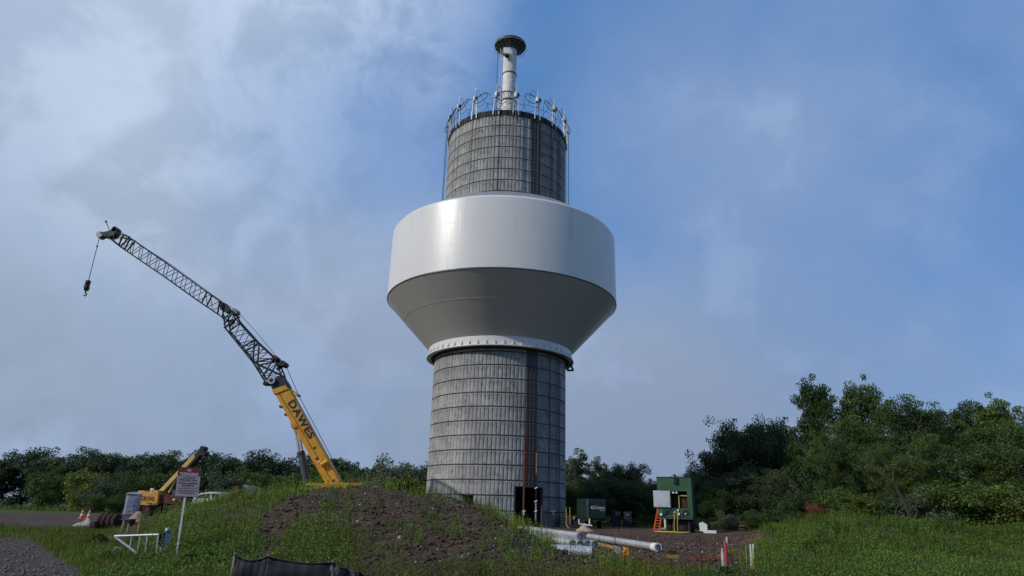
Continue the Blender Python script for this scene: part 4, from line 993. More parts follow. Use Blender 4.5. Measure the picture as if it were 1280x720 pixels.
# ------------------------------------------------------------------ steel pipes
def pipe(near, far, r, lab, mat='galv', grp=None, collar=True, flare=False):
    d = (far - near).normalized(); t = thing('steel_pipe', lab, 'pipe', near, group=grp)
    L = (far - near).length; n = 32
    z = d; u = Vector((0, 0, 1)); x = u.cross(z).normalized(); y = z.cross(x)
    prof = [(r * .86, .0), (r, .0), (r, L), (r * .86, L)]
    vs = []
    for rr_, q_ in prof:
        for k in range(n): a = 2 * PI * k / n; vs.append(near + z * q_ + x * (rr_ * math.cos(a)) + y * (rr_ * math.sin(a)))
    fs = [(j_ * n + k, j_ * n + (k + 1) % n, (j_ + 1) * n + (k + 1) % n, (j_ + 1) * n + k) for j_ in range(len(prof) - 1) for k in range(n)]
    fs += [tuple(range(n)), tuple(range((len(prof) - 1) * n, len(prof) * n))]
    fs = fs[:-2]
    b = MB().add(vs, fs).build('pipe_body', mat, t)
    vs = [near + z * q_ + x * (r * .855 * math.cos(2 * PI * k / n)) + y * (r * .855 * math.sin(2 * PI * k / n)) for q_ in (.004, L - .004) for k in range(n)]
    MB().add(vs, [(k, (k + 1) % n, n + (k + 1) % n, n + k) for k in range(n)]).build('bore_shade', 'black', b)  # black inner sleeve added to put the bore's shade into the colour
    MB().add([near + z * .8 + x * (r * .83 * math.cos(2 * PI * k / n)) + y * (r * .83 * math.sin(2 * PI * k / n)) for k in range(n)], [tuple(range(n))]).build('bore_shade_disc', 'black', t)  # black disc added inside so the open end looks dark
    if collar:
        q = MB(); q.cyl(near + z * .10, near + z * .42, r * 1.1, n=n); q.build('coupling', 'galv' if not flare else 'white', t)
    if flare:
        vs = []
        for rr_, q_ in ((r * .84, -.01), (r * 1.22, -.01), (r * 1.22, .09), (r * 1.02, .12)):
            for k in range(n): a = 2 * PI * k / n; vs.append(near + z * q_ + x * (rr_ * math.cos(a)) + y * (rr_ * math.sin(a)))
        MB().add(vs, [(j_ * n + k, j_ * n + (k + 1) % n, (j_ + 1) * n + (k + 1) % n, (j_ + 1) * n + k) for j_ in range(3) for k in range(n)]).build('end_flange', 'white', t)
    return t
def farend(near, px, L):                  # lies level, its far end in picture column px
    lo = None
    for k in range(0, 400):
        a = PI * .5 + k / 400 * PI * .5   # from straight away to straight left
        p = near + Vector((math.cos(a) * L, math.sin(a) * L, 0)); v = p - EYE
        x = 640 + F_PX * v.dot(CX) / v.dot(_F)
        if x < px: return p
    return p
gp = 'stacked galvanised pipes'
near = gcen(822.5, 684.5, .16, 18); far_ = at(736, 671, near.y + 7.2); far_.z = H(far_.x, far_.y) + .19
pipe(near, far_, .155, 'long single galvanised pipe lying apart on the dirt with a white flanged end', flare=True, grp=gp)
labs = ['second row pipe with its open end leftmost of the four in the pile', 'pile pipe with its open end second from left', 'pile pipe with its open end third from left beside the gap', 'rightmost open ended pipe of the row of four']
c0 = gcen(716.5, 680.2, .165, 18); YP = c0.y; kp = YP * .001164; rP = 4.7 * kp
f0 = None
for (px, py), lab in zip(((716.3, 680.2), (725.3, 680.2), (734.6, 680.6), (743.3, 681)), labs):
    n_ = at(px, py, YP + .1 * (px > 730)); n_.z = H(n_.x, n_.y) + rP
    if f0 is None: fdir = (farend(n_, 655, 7.5) - n_)
    fe = n_ + fdir; fe.z = n_.z + .04; f0 = 1
    pipe(n_, fe, rP, lab, grp=gp)
n_ = at(725.3, 670.7, YP + .25); fe = n_ + fdir * 1.08; fe.z = n_.z + .05
pipe(n_, fe, rP * 1.03, 'topmost galvanised pipe resting on the pile of pipes', grp=gp)
n_ = gcen(740, 690.2, rP, 16); fe = gcen(698, 689.5, rP, 16); fe = n_ + Vector((-1.5, .25, 0)); fe.z = n_.z + .03
t = pipe(n_, fe, rP * 1.05, 'short galvanised pipe across the front of the pipe pile with a wide coupling', grp=gp, collar=False)
d = (fe - n_).normalized(); MB().cyl(n_ + d * .33, n_ + d * .47, rP * 1.2, n=32).build('coupling', 'galv', t)
a, b2 = gcen(768.5, 685.5, .07, 18), gcen(744, 679.5, .07, 18)
tag(MB().cyl(a, b2, .085, n=14).build('orange_pipe', 'rust_orange', loc=a), 'thin orange rusty pipe on the ground between the pile and the grey sign board', 'pipe')
a, b2 = gcen(731, 659.2, .1, 18), at(741, 660.6, 46)
p = gnd(731, 664.5, 20, 80); k = p.y * .001164; o_ = Vector((p.x, p.y - .1, p.z + 8 * k))
t = thing('white_elbow', 'white bent plastic pipe piece lying on the pale clay heap', 'pipe piece', o_)
MB().tube([o_ + Vector((-.42, 0, .35)), o_ + Vector((-.4, 0, .05)), o_ + Vector((-.1, 0, 0)), o_ + Vector((.5, 0, -.05))], .05, 8).tube([o_ + Vector((.3, 0, 0)), o_ + Vector((.36, 0, .35))], .04, 8).build('bent_pipe', 'white', t)

# ------------------------------------------------------------------ green machine
YM = 52
mc = at(844, 665, YM); mc.z = H(mc.x, mc.y); km = YM * .001164 * 1.0
TH = math.radians(-17.5)
gm_ = thing('drilling_unit', 'tall green boxy machine with open hatch standing on dark legs beside the trees', 'machine', mc, TH, local=True)
zt_ = at(845, 597.2, YM).z - mc.z; zb_m = at(845, 646.3, YM).z - mc.z
W_ = 44.5 * km / math.cos(math.radians(10)) / 2; D_ = 5.0
def Lx(px):
    q = at(px, 640, YM); t_ = q.x / q.y; return (t_ * mc.y - mc.x) / (math.cos(TH) - t_ * math.sin(TH))
def Lz(py): return at(845, py, YM).z - mc.z
xl, xr = Lx(822.5), Lx(866)
hx0, hx1, hz0, hz1 = Lx(840), Lx(860), Lz(635.3), Lz(614)
q = MB()
# front wall round the hatch, then sides, back, roof, floor
T = .08
def slab(q, x0, x1, y0, y1, z0, z1): return q.box(((x0 + x1) / 2, (y0 + y1) / 2, (z0 + z1) / 2), (x1 - x0, y1 - y0, z1 - z0))
MBf = MB(); fw = [(xl, zb_m), (xr, zb_m), (xr, zt_), (xl, zt_)]; hh_ = [(hx0, hz0), (hx1, hz0), (hx1, hz1), (hx0, hz1)]
vs = [(x, y, z) for y in (0, T) for x, z in fw + hh_]
fs = []
for i_ in range(4):
    j_ = (i_ + 1) % 4
    fs += [(i_, j_, 4 + j_, 4 + i_), (8 + i_, 12 + i_, 12 + j_, 8 + j_), (4 + i_, 4 + j_, 12 + j_, 12 + i_), (i_, 8 + i_, 8 + j_, j_)]
MBf.add(vs, fs).build('front_wall', 'green', gm_)
slab(MB(), xl, xl + T, T + .002, D_, zb_m, zt_).build('side_wall', 'green', gm_)
slab(MB(), xr - T, xr, T + .002, D_, zb_m, zt_).build('side_wall', 'green_dark', gm_)
slab(MB(), xl + T + .002, xr - T - .002, D_ - T, D_, zb_m + T + .002, zt_).build('back_wall', 'green', gm_)
slab(MB(), xl - .03, xr + .03, -.03, D_ + .03, zt_ + .002, zt_ + .06).build('roof', 'green_dark', gm_)
slab(MB(), xl + T + .002, xr - T - .002, T + .004, D_ - T - .004, zb_m, zb_m + T).build('floor', 'dark_grey', gm_)
q = MB(); mid_ = Lx(848.5)
slab(q, mid_ + .05, hx1 - .04, .5, .6, hz0 - .2, Lz(620)); q.build('radiator', 'rust_dark', gm_)
q = MB(); slab(q, mid_, mid_ + .07, .3, .42, hz0 - .2, Lz(618)); slab(q, mid_ + .075, hx1, .3, .42, Lz(620), Lz(618.6)); q.build('inner_frame', 'wood_yellow', gm_)
slab(MB(), hx0 + .02, mid_ - .02, 1.3, 1.36, hz0 - .2, Lz(617)).build('inner_panel', 'green', gm_)
for px in (842.5, 846.6): MB().box((Lx(px), .12, Lz(615.6)), (.14, .12, .13)).build('lamp', 'white', gm_)
# the opened hatch door: swung out to the left
dr = MB(); x0d, x1d = Lx(817.8), Lx(838.8); z0d, z1d = Lz(634.5), Lz(613.8)
slab(dr, x0d, x1d, -.16, -.09, z0d, z1d); dro = dr.build('hatch_door', 'galv', gm_, bevel=.015)
q = MB(); slab(q, x0d + .08, x1d - .08, -.175, -.162, z0d + .08, z1d - .08); q.build('door_lining', 'plastic_light', dro)
for zz in (z0d + .2, z1d - .2): MB().cyl((x1d + .03, -.12, zz - .07), (x1d + .03, -.12, zz + .07), .035, n=8).build('hinge', 'black', dro)
# exhaust
e_ = Lx(846.3); MB().box((e_, -.1, Lz(600.5)), (.26, .18, .5)).cyl((e_ - .02, -.1, Lz(599)), (e_ - .02, -.1, Lz(594.5)), .07, n=10).cyl((e_ - .02, -.1, Lz(594.8)), (e_ - .06, -.1, Lz(593.3)), .1, n=10).build('exhaust_stack', 'black', gm_)
# lower control panel
q = MB(); slab(q, xl + .35, hx0 + .35, -.03, -.005, Lz(643.2), Lz(637)); q.build('access_panel', 'green_dark', gm_, bevel=.01)
slab(MB(), Lx(853), Lx(862), -.03, -.005, Lz(643.5), Lz(637)).build('access_panel', 'green_dark', gm_, bevel=.01)
for px, py, w_, m_ in ((826.4, 643.5, .17, 'white'), (848.2, 642.5, .17, 'white'), (847.6, 637.9, .13, 'white'), (843.8, 640, .12, 'galv'), (856.8, 642, .13, 'galv')):
    MB().box((Lx(px), -.06, Lz(py)), (w_, .1, w_)).build('control_box', m_, gm_, bevel=.008)
q = MB()
for px0, py0, px1, py1 in ((852, 645, 857, 639), (830, 645, 836, 639)): q.tube([(Lx(px0), -.05, Lz(py0)), ((Lx(px0) + Lx(px1)) / 2, -.15, Lz(py0 - 5)), (Lx(px1), -.05, Lz(py1))], .03, 6)
q.build('cable', 'black', gm_)
q = MB(); slab(q, xl + .15, xr, .05, .25, zb_m - .14, zb_m - .003); slab(q, xl + .15, xr, D_ - .3, D_ - .1, zb_m - .14, zb_m - .003); q.build('cross_member', 'dark_grey', gm_)
for y in (.4, 2.2, 4.2):
    for x in (xl + 1.1, xr - .35): slab(MB(), x - .09, x + .09, y - .09, y + .09, -.05, zb_m - .15).build('leg', 'black', gm_)
slab(MB(), xl + .95, xr - .5, .55, D_ - .4, .12, zb_m - .16).build('pump_block', 'black', gm_, bevel=.04)
for y in (1.1, 3.4):
    for x in (xl + .75, xr - .2):
        wh = MB().cyl((x - .14, y, .5), (x + .14, y, .5), .5, n=22).build('wheel', 'rubber', gm_); MB().cyl((x - .15, y, .5), (x + .15, y, .5), .2, n=14).build('rim', 'dark_grey', wh)
# hose pair and coil
def LG(px, py, dy=-.12): return gm_matrix @ Vector((Lx(px), dy, Lz(py)))
gm_matrix = Matrix.Translation(mc) @ Matrix.Rotation(TH, 4, 'Z')
for px, lab in ((842.3, 'yellow hose hanging from the green machine, left one of two'), (846.2, 'yellow hose hanging from the green machine, right one of two')):
    a = LG(px, 640.5); b2 = LG(px - .6, 664); b2.z = H(b2.x, b2.y) + .04
    tag(MB().tube([a, a.lerp(b2, .3) + Vector((.03, -.1, 0)), a.lerp(b2, .7) + Vector((-.03, -.12, 0)), b2 + Vector((0, -.1, 0)), b2 + Vector((-.1, -.5, -.02))], .03, 7).build('hanging_hose', 'yellow_hose', loc=a), lab, 'hose')
p = gnd(841, 666.8, 40, 60); pts = []
for k in range(90):
    a = k * .45; r = .35 + .35 * vnoise(k * .3, 1, 4) + .1; pts.append(Vector((p.x + r * 1.7 * math.cos(a), p.y + r * .9 * math.sin(a), 0)))
for q_ in pts: q_.z = H(q_.x, q_.y) + .06 + .05 * random.random()
tag(MB().tube(pts, .035, 6).build('hose_coil', 'yellow_hose', loc=p), 'tangled yellow hose in a flat coil on the dirt under the green machine', 'hose')
# leaning ladder
p0_ = gnd(820.2, 661, 40, 54); p1_ = at(825.3, 633.5, p0_.y + .5)
t = thing('step_ladder', 'bright orange fibreglass ladder leaning at the left side of the green machine', 'ladder', p0_)
wv = Vector((.19, -.12, 0))
for s_ in (-1, 1): MB().bar(p0_ + wv * s_, p1_ + wv * s_ * .8, .09, .05).build('rail', 'orange', t)
q = MB()
for k in range(1, 9): c = p0_.lerp(p1_, k / 9); q.bar(c - wv * .9, c + wv * .9, .035)
q.build('rung', 'orange', t)
# clutter under the machine
p = gnd(832, 661, 40, 56); t = thing('pump_fitting', 'cluster of rusty pipe fittings under the left edge of the green machine', 'pump', p)
MB().cyl(p, p + Vector((0, 0, .95)), .09, n=10).cyl(p + Vector((-.02, 0, .9)), p + Vector((.0, 0, 1.2)), .13, n=10).build('standpipe', 'offwhite', t)
MB().cyl(p + Vector((.2, 0, .35)), p + Vector((.5, .1, .35)), .16, n=12).cyl(p + Vector((.22, 0, .0)), p + Vector((.22, 0, .6)), .08, n=10).build('pump_body', 'rust', t)
MB().cyl(p + Vector((-.4, 0, .12)), p + Vector((.0, -.1, .12)), .12, n=12).build('hose_end', 'plastic_grey', t)
p = gnd(877.5, 666.5, 40, 60); p = p - Vector((0, .6, 0)); kk = p.y * .001164
t = tag(MB().prism([(-.3, .15), (.25, .1), (.27, .62), (-.05, .8), (-.3, .7)], lambda a, b2, c: p + Vector((a, c + .15 * b2, b2)), 0, .05).build('plywood_board', 'white', loc=p), 'white board standing on edge right of the green machine', 'board')
t = tag(MB().box(p + Vector((.35, -.25, .12)), (14.5 * kk, .3, .2), Matrix.Rotation(-.1, 3, 'Z')).build('white_beam', 'white', loc=p, bevel=.01), 'white beam lying on the dirt before the white board', 'beam')
p = gnd(927, 663.5, 40, 62); t = thing('small_barricade', 'small rusty orange sawhorse at the tree edge behind the yard', 'barricade', p)
MB().box(p + Vector((0, 0, .42)), (.62, .05, .14)).box(p + Vector((0, 0, .16)), (.62, .05, .1)).build('plank', 'rust_orange', t)
for s_ in (-.25, .25):
    for e_ in (-.2, .2): MB().bar(p + Vector((s_, e_, -.05)), p + Vector((s_, 0, .5)), .04).build('leg', 'rust', t)

# ------------------------------------------------------------------ dark green generator with logo
YE = 57
gp_ = at(744, 661, YE); gp_.z = H(gp_.x, gp_.y); ke = YE * .001164
ge = thing('towed_generator', 'dark green wheeled generator box with white lettering by the bushes', 'generator', gp_, math.radians(13), local=True)
ez0, ez1 = at(744, 648.5, YE).z - gp_.z, at(744, 624.6, YE).z - gp_.z
ew = 25.5 * ke / 2
bx = MB().box((0, .9, (ez0 + ez1) / 2), (2 * ew, 2.6, ez1 - ez0)).build('housing', 'green_dark', ge, bevel=.06)
MB().box((0, .9, ez1 + .03), (2 * ew - .1, 2.5, .06)).build('lid', 'green_dark', ge, bevel=.02)
MB().box((-ew - .02, .9, (ez0 + ez1) / 2), (.04, 2.3, (ez1 - ez0) * .9)).build('side_door', 'green_lit_side', ge) if 'green_lit_side' in MT else None
MT['green_lit_side'] = paint('sunlit_side_green', (.035, .08, .07), .45, dirt=.3)  # lighter copy of the dark green, sunlight put into the colour
MB().box((-ew + .1, -.43, (ez0 + ez1) / 2), (.16, .03, (ez1 - ez0) * .96)).build('lit_side_strip', 'green_lit_side', bx, bevel=.01)  # strip added at the left edge for the sunlit side
text_fit('CALIPRING', 1.2, .2, lambda x, y, z: Vector((x + .13, -.405 - z, y + (ez0 + ez1) / 2 + .1)), .01, .02).build('lettering', 'letter_white', bx, smooth=0)
text_fit('ENERGY', .4, .08, lambda x, y, z: Vector((x + .5, -.405 - z, y + (ez0 + ez1) / 2 - .09)), .01, .0).build('lettering', 'letter_white', bx, smooth=0)
MB().prism([(-.62, .12), (-.55, .2), (-.2, .26), (.1, .25), (-.3, .23), (-.5, .15), (-.5, .02), (-.56, .02)], lambda a, b2, c: Vector((a + .1, c, b2 + (ez0 + ez1) / 2 + .02)), -.412, -.402).build('logo_swoosh', 'letter_white', bx, smooth=0)
MB().box((0, .9, ez0 - .1), (2 * ew - .1, 2.4, .16)).box((-.3, -.9, ez0 - .12), (.1, 1.1, .1)).build('chassis', 'black', ge)
for x in (-ew + .15, ew - .15):
    wh = MB().cyl((x - .1, .9, .36), (x + .1, .9, .36), .36, n=20).build('wheel', 'rubber', ge); MB().cyl((x - .11, .9, .36), (x + .11, .9, .36), .17, n=14).build('rim', 'dark_grey', wh)
MB().box((-ew + .2, -.45, ez0 - .2), (.12, .06, .5)).build('jack_stand', 'pale_yellow', ge)
# dark work skid with ladder and yellow rail
YW = 57.5
p = at(717, 660, YW); p.z = H(p.x, p.y)
t = thing('pump_skid', 'dark machinery skid with black ladder and yellow rail posts right of the column foot', 'machinery', p)
def Wp(px, py, dy=0): return at(px, py, YW) + Vector((0, dy, 0))
MB().prism([(702, 646), (712, 644), (730, 645), (731, 656), (702, 656)], lambda a, b2, c: Wp(a, b2, c), .5, 2.2).build('machine_body', 'black', t, bevel=.06)
MB().cyl(Wp(719, 652, .1), Wp(719, 652, .5), .36, n=22).cyl(Wp(729, 653, .1), Wp(729, 653, .5), .36, n=22).build('wheel', 'rubber', t)
for px in (708.2, 712.8): MB().cyl(Wp(px, 656, .3), Wp(px, 634, .3), .03, n=8).build('rail_post', 'yellow_hose', t)
q = MB()
for px in (709, 713.5): q.bar(Wp(px, 660), Wp(px, 643), .06)
for k in range(6): q.bar(Wp(709, 658 - k * 2.6), Wp(713.5, 658 - k * 2.6), .05)
q.build('ladder', 'dark_grey', t)
MB().prism([(716.3, 648), (718, 645), (719, 645.5), (717, 650)], lambda a, b2, c: Wp(a, b2, c), -.02, .03).build('lever', 'pale_yellow', t)
MB().tube([Wp(707, 652, -.1), Wp(709, 658, -.2), Wp(714, 663.5, -.4)], .05, 7).build('hose', 'wood', t)
for px, lab in ((771, 'dark narrow cabinet on posts before the bushes, left one of two'), (785, 'dark narrow cabinet on posts before the bushes, right one of two')):
    p = at(px, 660, 59); p.z = H(p.x, p.y); kb = 59 * .001164
    t = thing('dark_cabinet', lab, 'cabinet', p, group='dark cabinets by the bushes')
    MB().box(p + Vector((0, 0, .75)), (8.5 * kb, .5, 1.15)).build('cabinet_body', 'black', t, bevel=.03)
    MB().box(p + Vector((0, 0, 1.35)), (9.2 * kb, .56, .05)).build('lid', 'dark_grey', t); MB().box(p + Vector((-.05, -.27, 1.15)), (.16, .04, .06)).build('handle', 'plastic_light', t)
    for s_ in (-.2, .2): MB().bar(p + Vector((s_, 0, -.05)), p + Vector((s_, 0, .18)), .06).build('leg', 'dark_grey', t)

# ------------------------------------------------------------------ markers in the foreground right
p = on(776.5, 22.5); kk = 22.5 * .001164
tp_ = at(768.6, 671.5, 22.5); bt = at(768.6, 694, 22.5); bt.z = H(bt.x, bt.y)
t = thing('tilted_sign_board', 'small grey sign board tilted on a thin black stake left of the orange marker', 'sign', bt)
MB().bar(bt - Vector((0, 0, .2)), tp_, .022).build('stake', 'black', t)
MB().prism([(767.6, 681.5), (776, 685.3), (775.6, 693), (768, 689.5)], lambda a, b2, c: at(a, b2, 22.5) + Vector((0, c, 0)), -.035, -.02).build('board', 'plastic_light', t)
MB().prism([(768.4, 682.8), (775.2, 686), (775, 691.8), (768.6, 688.6)], lambda a, b2, c: at(a, b2, 22.5) + Vector((0, c, 0)), -.04, -.036).build('face', 'plastic_grey', t)
Yo = 22; c = at(782.3, 690, Yo); ko = Yo * .001164
t = thing('pinwheel_marker', 'bright orange star shaped plastic marker in the grass near the pipes', 'marker', Vector((c.x, c.y, H(c.x, c.y))))
q = MB()
for k in range(7):
    a = 2 * PI * k / 7 + .25; r = (6.2 + (k % 3)) * ko * .9; tip = c + Vector((math.cos(a) * r, -.03, math.sin(a) * r)); s_ = Vector((math.sin(a), 0, -math.cos(a))) * .055
    m_ = c + Vector((math.cos(a) * r * .45, -.1, math.sin(a) * r * .45))
    q.add([c + s_ * .6, c - s_ * .6, m_ - s_, m_ + s_, tip, c + Vector((0, .05, 0)), m_ + Vector((0, .06, 0))], [(0, 3, 2, 1), (3, 4, 2), (0, 5, 6, 3), (1, 2, 6, 5), (3, 6, 4), (2, 4, 6)])
q.build('petals', 'orange_star', t, smooth=0); MB().cyl(c + Vector((0, -.08, 0)), c + Vector((0, .06, 0)), .05, n=12).build('hub', 'orange', t)
MB().bar(c - Vector((0, -.04, .5)), c + Vector((0, .04, 0)), .02).build('stem', 'wood', t)
Yy = 17.5; tp_ = at(838.5, 686, Yy); bt = at(839.5, 718, Yy); bt.z = min(bt.z, H(bt.x, bt.y))
t = thing('stake_sign', 'thin rusty stake with small dark red plate above a yellow plate', 'sign', bt)
MB().bar(bt - Vector((0, 0, .1)), tp_, .018).build('stake', 'rust_dark', t)
MB().box(at(842, 690.8, Yy - .02), (7.5 * Yy * .00117, .01, 3.8 * Yy * .00117)).build('red_plate', 'dark_red', t)
MB().box(at(841, 695.8, Yy - .02), (14 * Yy * .00117, .01, 3.6 * Yy * .00117)).build('yellow_plate', 'yellow_dull', t) if 'yellow_dull' in MT else None
MT['yellow_dull'] = paint('dull_yellow_plastic', (.3, .2, .02), .6, dirt=.4)
MB().box(at(841, 695.8, Yy - .02), (14 * Yy * .00117, .01, 3.6 * Yy * .00117)).build('yellow_plate', 'yellow_dull', t)
Yy = 20; tp_ = at(875.5, 668, Yy); bt = at(876, 706, Yy); bt.z = H(bt.x, bt.y)
tag(MB().bar(bt - Vector((0, 0, .1)), tp_, .02).build('steel_rod', 'rust_dark', loc=bt), 'thin rusty steel rod standing in the grass above the leafy bush', 'rod')
Yy = 23; c = at(907.5, 693, Yy); c.z = H(c.x, c.y); ky = Yy * .001164; zt2 = at(907.5, 676, Yy).z
t = thing('red_marker_post', 'fat bright red marker post with pale lath behind it', 'marker post', c)
MB().lathe([(1.7 * ky, 0), (2.1 * ky, (zt2 - c.z) * .5), (1.9 * ky, (zt2 - c.z) * .9), (1.2 * ky, zt2 - c.z)], 18, c).cyl(c + Vector((0, 0, zt2 - c.z - .01)), c + Vector((0, 0, zt2 - c.z + .01)), 1.2 * ky, n=12).build('post', 'red', t)
q = at(909.4, 671.3, Yy); MB().bar(Vector((c.x + .03, c.y + .1, c.z)), q + Vector((0, .1, 0)), .045, .02).build('lath', 'white', t)
c2 = at(903.6, 698, 22.2); c2.z = H(c2.x, c2.y); z2 = at(903.6, 685, 22.2).z
tag(MB().lathe([(1.9 * ky, 0), (2.0 * ky, (z2 - c2.z) * .7), (.9 * ky, (z2 - c2.z) * .88), (.9 * ky, z2 - c2.z)], 16, c2).build('plastic_jug', 'plastic_light', loc=c2), 'small pale grey plastic container left of the red marker post', 'container')
for px, y0_, y1_, Yy, lab, m_ in ((937.8, 680.3, 692.5, 22.3, 'white survey lath, left one of the close pair', 'white'), (941.2, 679.8, 692.5, 22.4, 'white survey lath, right one of the close pair', 'white'), (940, 690.5, 701.5, 21.8, 'short yellow orange stake in front of the white lath pair', 'yellow_hose'), (932.2, 683, 693.5, 22.6, 'thin faded stake left of the white lath pair', 'wood')):
    a = at(px, y0_, Yy); b2 = at(px - .4, y1_, Yy); b2.z = min(b2.z, H(b2.x, b2.y))
    w_ = .042 if m_ != 'wood' else .018
    tag(MB().bar(b2 - Vector((0, 0, .1)), a, w_, .02).build('survey_stake', m_, loc=b2), lab, 'stake', 'survey stakes on the right')
# fallen red mesh
def strip(path, wd, name, mat, lab, cat):
    vs = []; fs = []; n = len(path)
    for i_, (px, Y) in enumerate(path):
        for j_ in range(6):
            x = UX(px, Y); y = Y + (j_ / 5 - .5) * wd; vs.append((x, y, H(x, y) + .02 + .035 * abs(math.sin(i_ * 1.7 + j_ * 1.3))))
    for i_ in range(n - 1):
        for j_ in range(5): q_ = i_ * 6 + j_; fs.append((q_, q_ + 1, q_ + 7, q_ + 6))
    o = MB().add(vs, fs).build(name, mat, loc=on(*path[0]), smooth=80); s_ = o.modifiers.new('wire', 'WIREFRAME'); s_.thickness = .035; return tag(o, lab, cat)
strip([(772 + k * 1.3, 24.5 - .02 * k + .2 * math.sin(k)) for k in range(36)], .5, 'safety_net', 'red_net', 'fallen red safety netting along the ground below the long pipe', 'netting')
strip([(862 + k * 1.3, 26.5 + .3 * math.sin(k * .7)) for k in range(34)], 1.0, 'safety_net', 'red_net', 'fallen red safety netting on the dirt left of the red post', 'netting')
# small rocks with a place of their own
def rock(px, py, wpx, mat, lab, seed):
    p = gnd(px, py, 10, 80); k = p.y * .001164; r = wpx / 2 * k; mb = MB(); n = 12; vs = []; fs = []
    for i_ in range(7):
        th = PI * i_ / 6
        for j_ in range(n):
            a = 2 * PI * j_ / n; q_ = .75 + .5 * float(vnoise(math.cos(a) * 2 + seed, math.sin(a) * 2 + i_ * .8, seed))
            vs.append((p.x + r * q_ * math.sin(th) * math.cos(a), p.y + r * q_ * math.sin(th) * math.sin(a), p.z + r * .25 + r * .6 * q_ * math.cos(th)))
    for i_ in range(6):
        for j_ in range(n): fs.append((i_ * n + j_, i_ * n + (j_ + 1) % n, (i_ + 1) * n + (j_ + 1) % n, (i_ + 1) * n + j_))
    return tag(mb.add(vs, fs).build('boulder', mat, loc=p, smooth=20), lab, 'rock')
rock(262, 681, 15, 'rust_dark', 'dark boulder on the mound right of the sign post', 2); rock(247, 674, 9, 'dark_grey', 'smaller dark rock just right of the sign post', 4)
rock(146, 691, 14, 'stone', 'pale flat stone in the grass left of the gate', 7); rock(940.5, 708, 7, 'stone', 'small pale stone at the foot of the yellow stake', 9)
rock(650, 662, 8, 'stone', 'small stone at the foot of the column left of the doorway pipes', 12)

# ------------------------------------------------------------------ vegetation
def leaf_quads(P, size, rng, flat=.5):
    n = len(P); a = rng.normal(size=(n, 3)); a /= np.linalg.norm(a, axis=1)[:, None]
    up = rng.normal(size=(n, 3)) + np.array([0, 0, flat]); b_ = np.cross(a, up); b_ /= np.linalg.norm(b_, axis=1)[:, None] + 1e-9
    s_ = size * (.6 + .8 * rng.random(n))[:, None]
    V = np.stack([P - a * s_ * .5, P + b_ * s_ * .3, P + a * s_ * .5, P - b_ * s_ * .3], 1).reshape(-1, 3)
    return V, np.arange(n * 4).reshape(n, 4)
def make_tree(kind, Ht, Wd, seed, nl, leaf, nlimb=14, gap=.5, low=.18, cl=.16, mat='leaf', bark='bark', pointy=0., lean=0.0, twigs=True):
    rng = np.random.default_rng(seed); rnd = random.Random(seed)
    tb = MB(); r0 = Ht * .018 + .03
    tr = [Vector((0, 0, -.3))]; n = 7
    for k in range(1, n + 1):
        tr.append(Vector((rnd.uniform(-1, 1) * .03 * Ht * (k / n) + lean * (k / n) ** 1.4 * Ht, rnd.uniform(-1, 1) * .03 * Ht * (k / n), Ht * .82 * k / n)))
    tb.tube(tr, [r0 * (1 - .8 * k / n) for k in range(n + 1)], 8)
    cs = []; rs = []
    for i_ in range(nlimb):
        f = low + (1 - low) * .9 * (i_ + rnd.random()) / nlimb; k = f * n * .98; q_ = int(min(k, n - 1)); st_ = tr[q_].lerp(tr[q_ + 1], min(1, k - q_))
        a = i_ * 2.4 + rnd.uniform(-.4, .4)
        prof = math.sin(PI * min(1, (f - low) / (1 - low) * (.75 + pointy * .1) + .22)) ** .6 * (1 - pointy * f)
        L = Wd * .5 * prof * rnd.uniform(.6, 1.1); el = rnd.uniform(.25, .8) + f * .4
        d = Vector((math.cos(a) * math.cos(el), math.sin(a) * math.cos(el), math.sin(el) * .8))
        pts = [st_]; 
        for s_ in (.35, .7, 1.0): pts.append(st_ + d * L * s_ * 1.15 + Vector((0, 0, L * .18 * s_ * s_)) + Vector((rnd.uniform(-1, 1), rnd.uniform(-1, 1), rnd.uniform(-1, 1))) * L * .07)
        tb.tube(pts, [r0 * .42 * (1 - .5 * f), r0 * .3 * (1 - .5 * f), r0 * .18, r0 * .07], 5)
        for s_ in (1, 2, 3):
            for rep in range(2 if s_ == 1 else 3):
                o = Vector((rnd.gauss(0, 1), rnd.gauss(0, 1), rnd.gauss(0, .7))) * (Wd * cl * .6)
                c = pts[s_] + o; cs.append(c); rs.append(Wd * cl * rnd.uniform(.45, 1.0) * (1.05 if s_ < 3 else .8))
                if twigs and rep < 2: tb.tube([pts[s_ - 1].lerp(pts[s_], .5), pts[s_].lerp(c, .5) + Vector((0, 0, .03 * Wd)), c], [r0 * .12, r0 * .08, r0 * .03], 4)
    for k in range(5): cs.append(tr[-1] + Vector((rnd.gauss(0, 1) * Wd * .06, rnd.gauss(0, 1) * Wd * .06, Ht * rnd.uniform(-.06, .12)))); rs.append(Wd * cl * rnd.uniform(.4, .7))
    cs = np.array([tuple(c) for c in cs]); rs = np.array(rs); wts = rs ** 2; idx = rng.choice(len(cs), nl, p=wts / wts.sum())
    d = rng.normal(size=(nl, 3)); d /= np.linalg.norm(d, axis=1)[:, None]; rad_ = rng.random(nl) ** gap
    P = cs[idx] + d * (rs[idx] * rad_)[:, None] * np.array([1, 1, .72]); P = P[P[:, 2] > .05]
    V, Fq = leaf_quads(P, leaf, rng)
    root = thing(kind, '', 'tree', (0, 0, 0), local=True); OFF[root.name] = Vector()
    tb.build('trunk', bark, root)
    npmesh('crown', V, Fq, mat, root)
    return root
used = {}
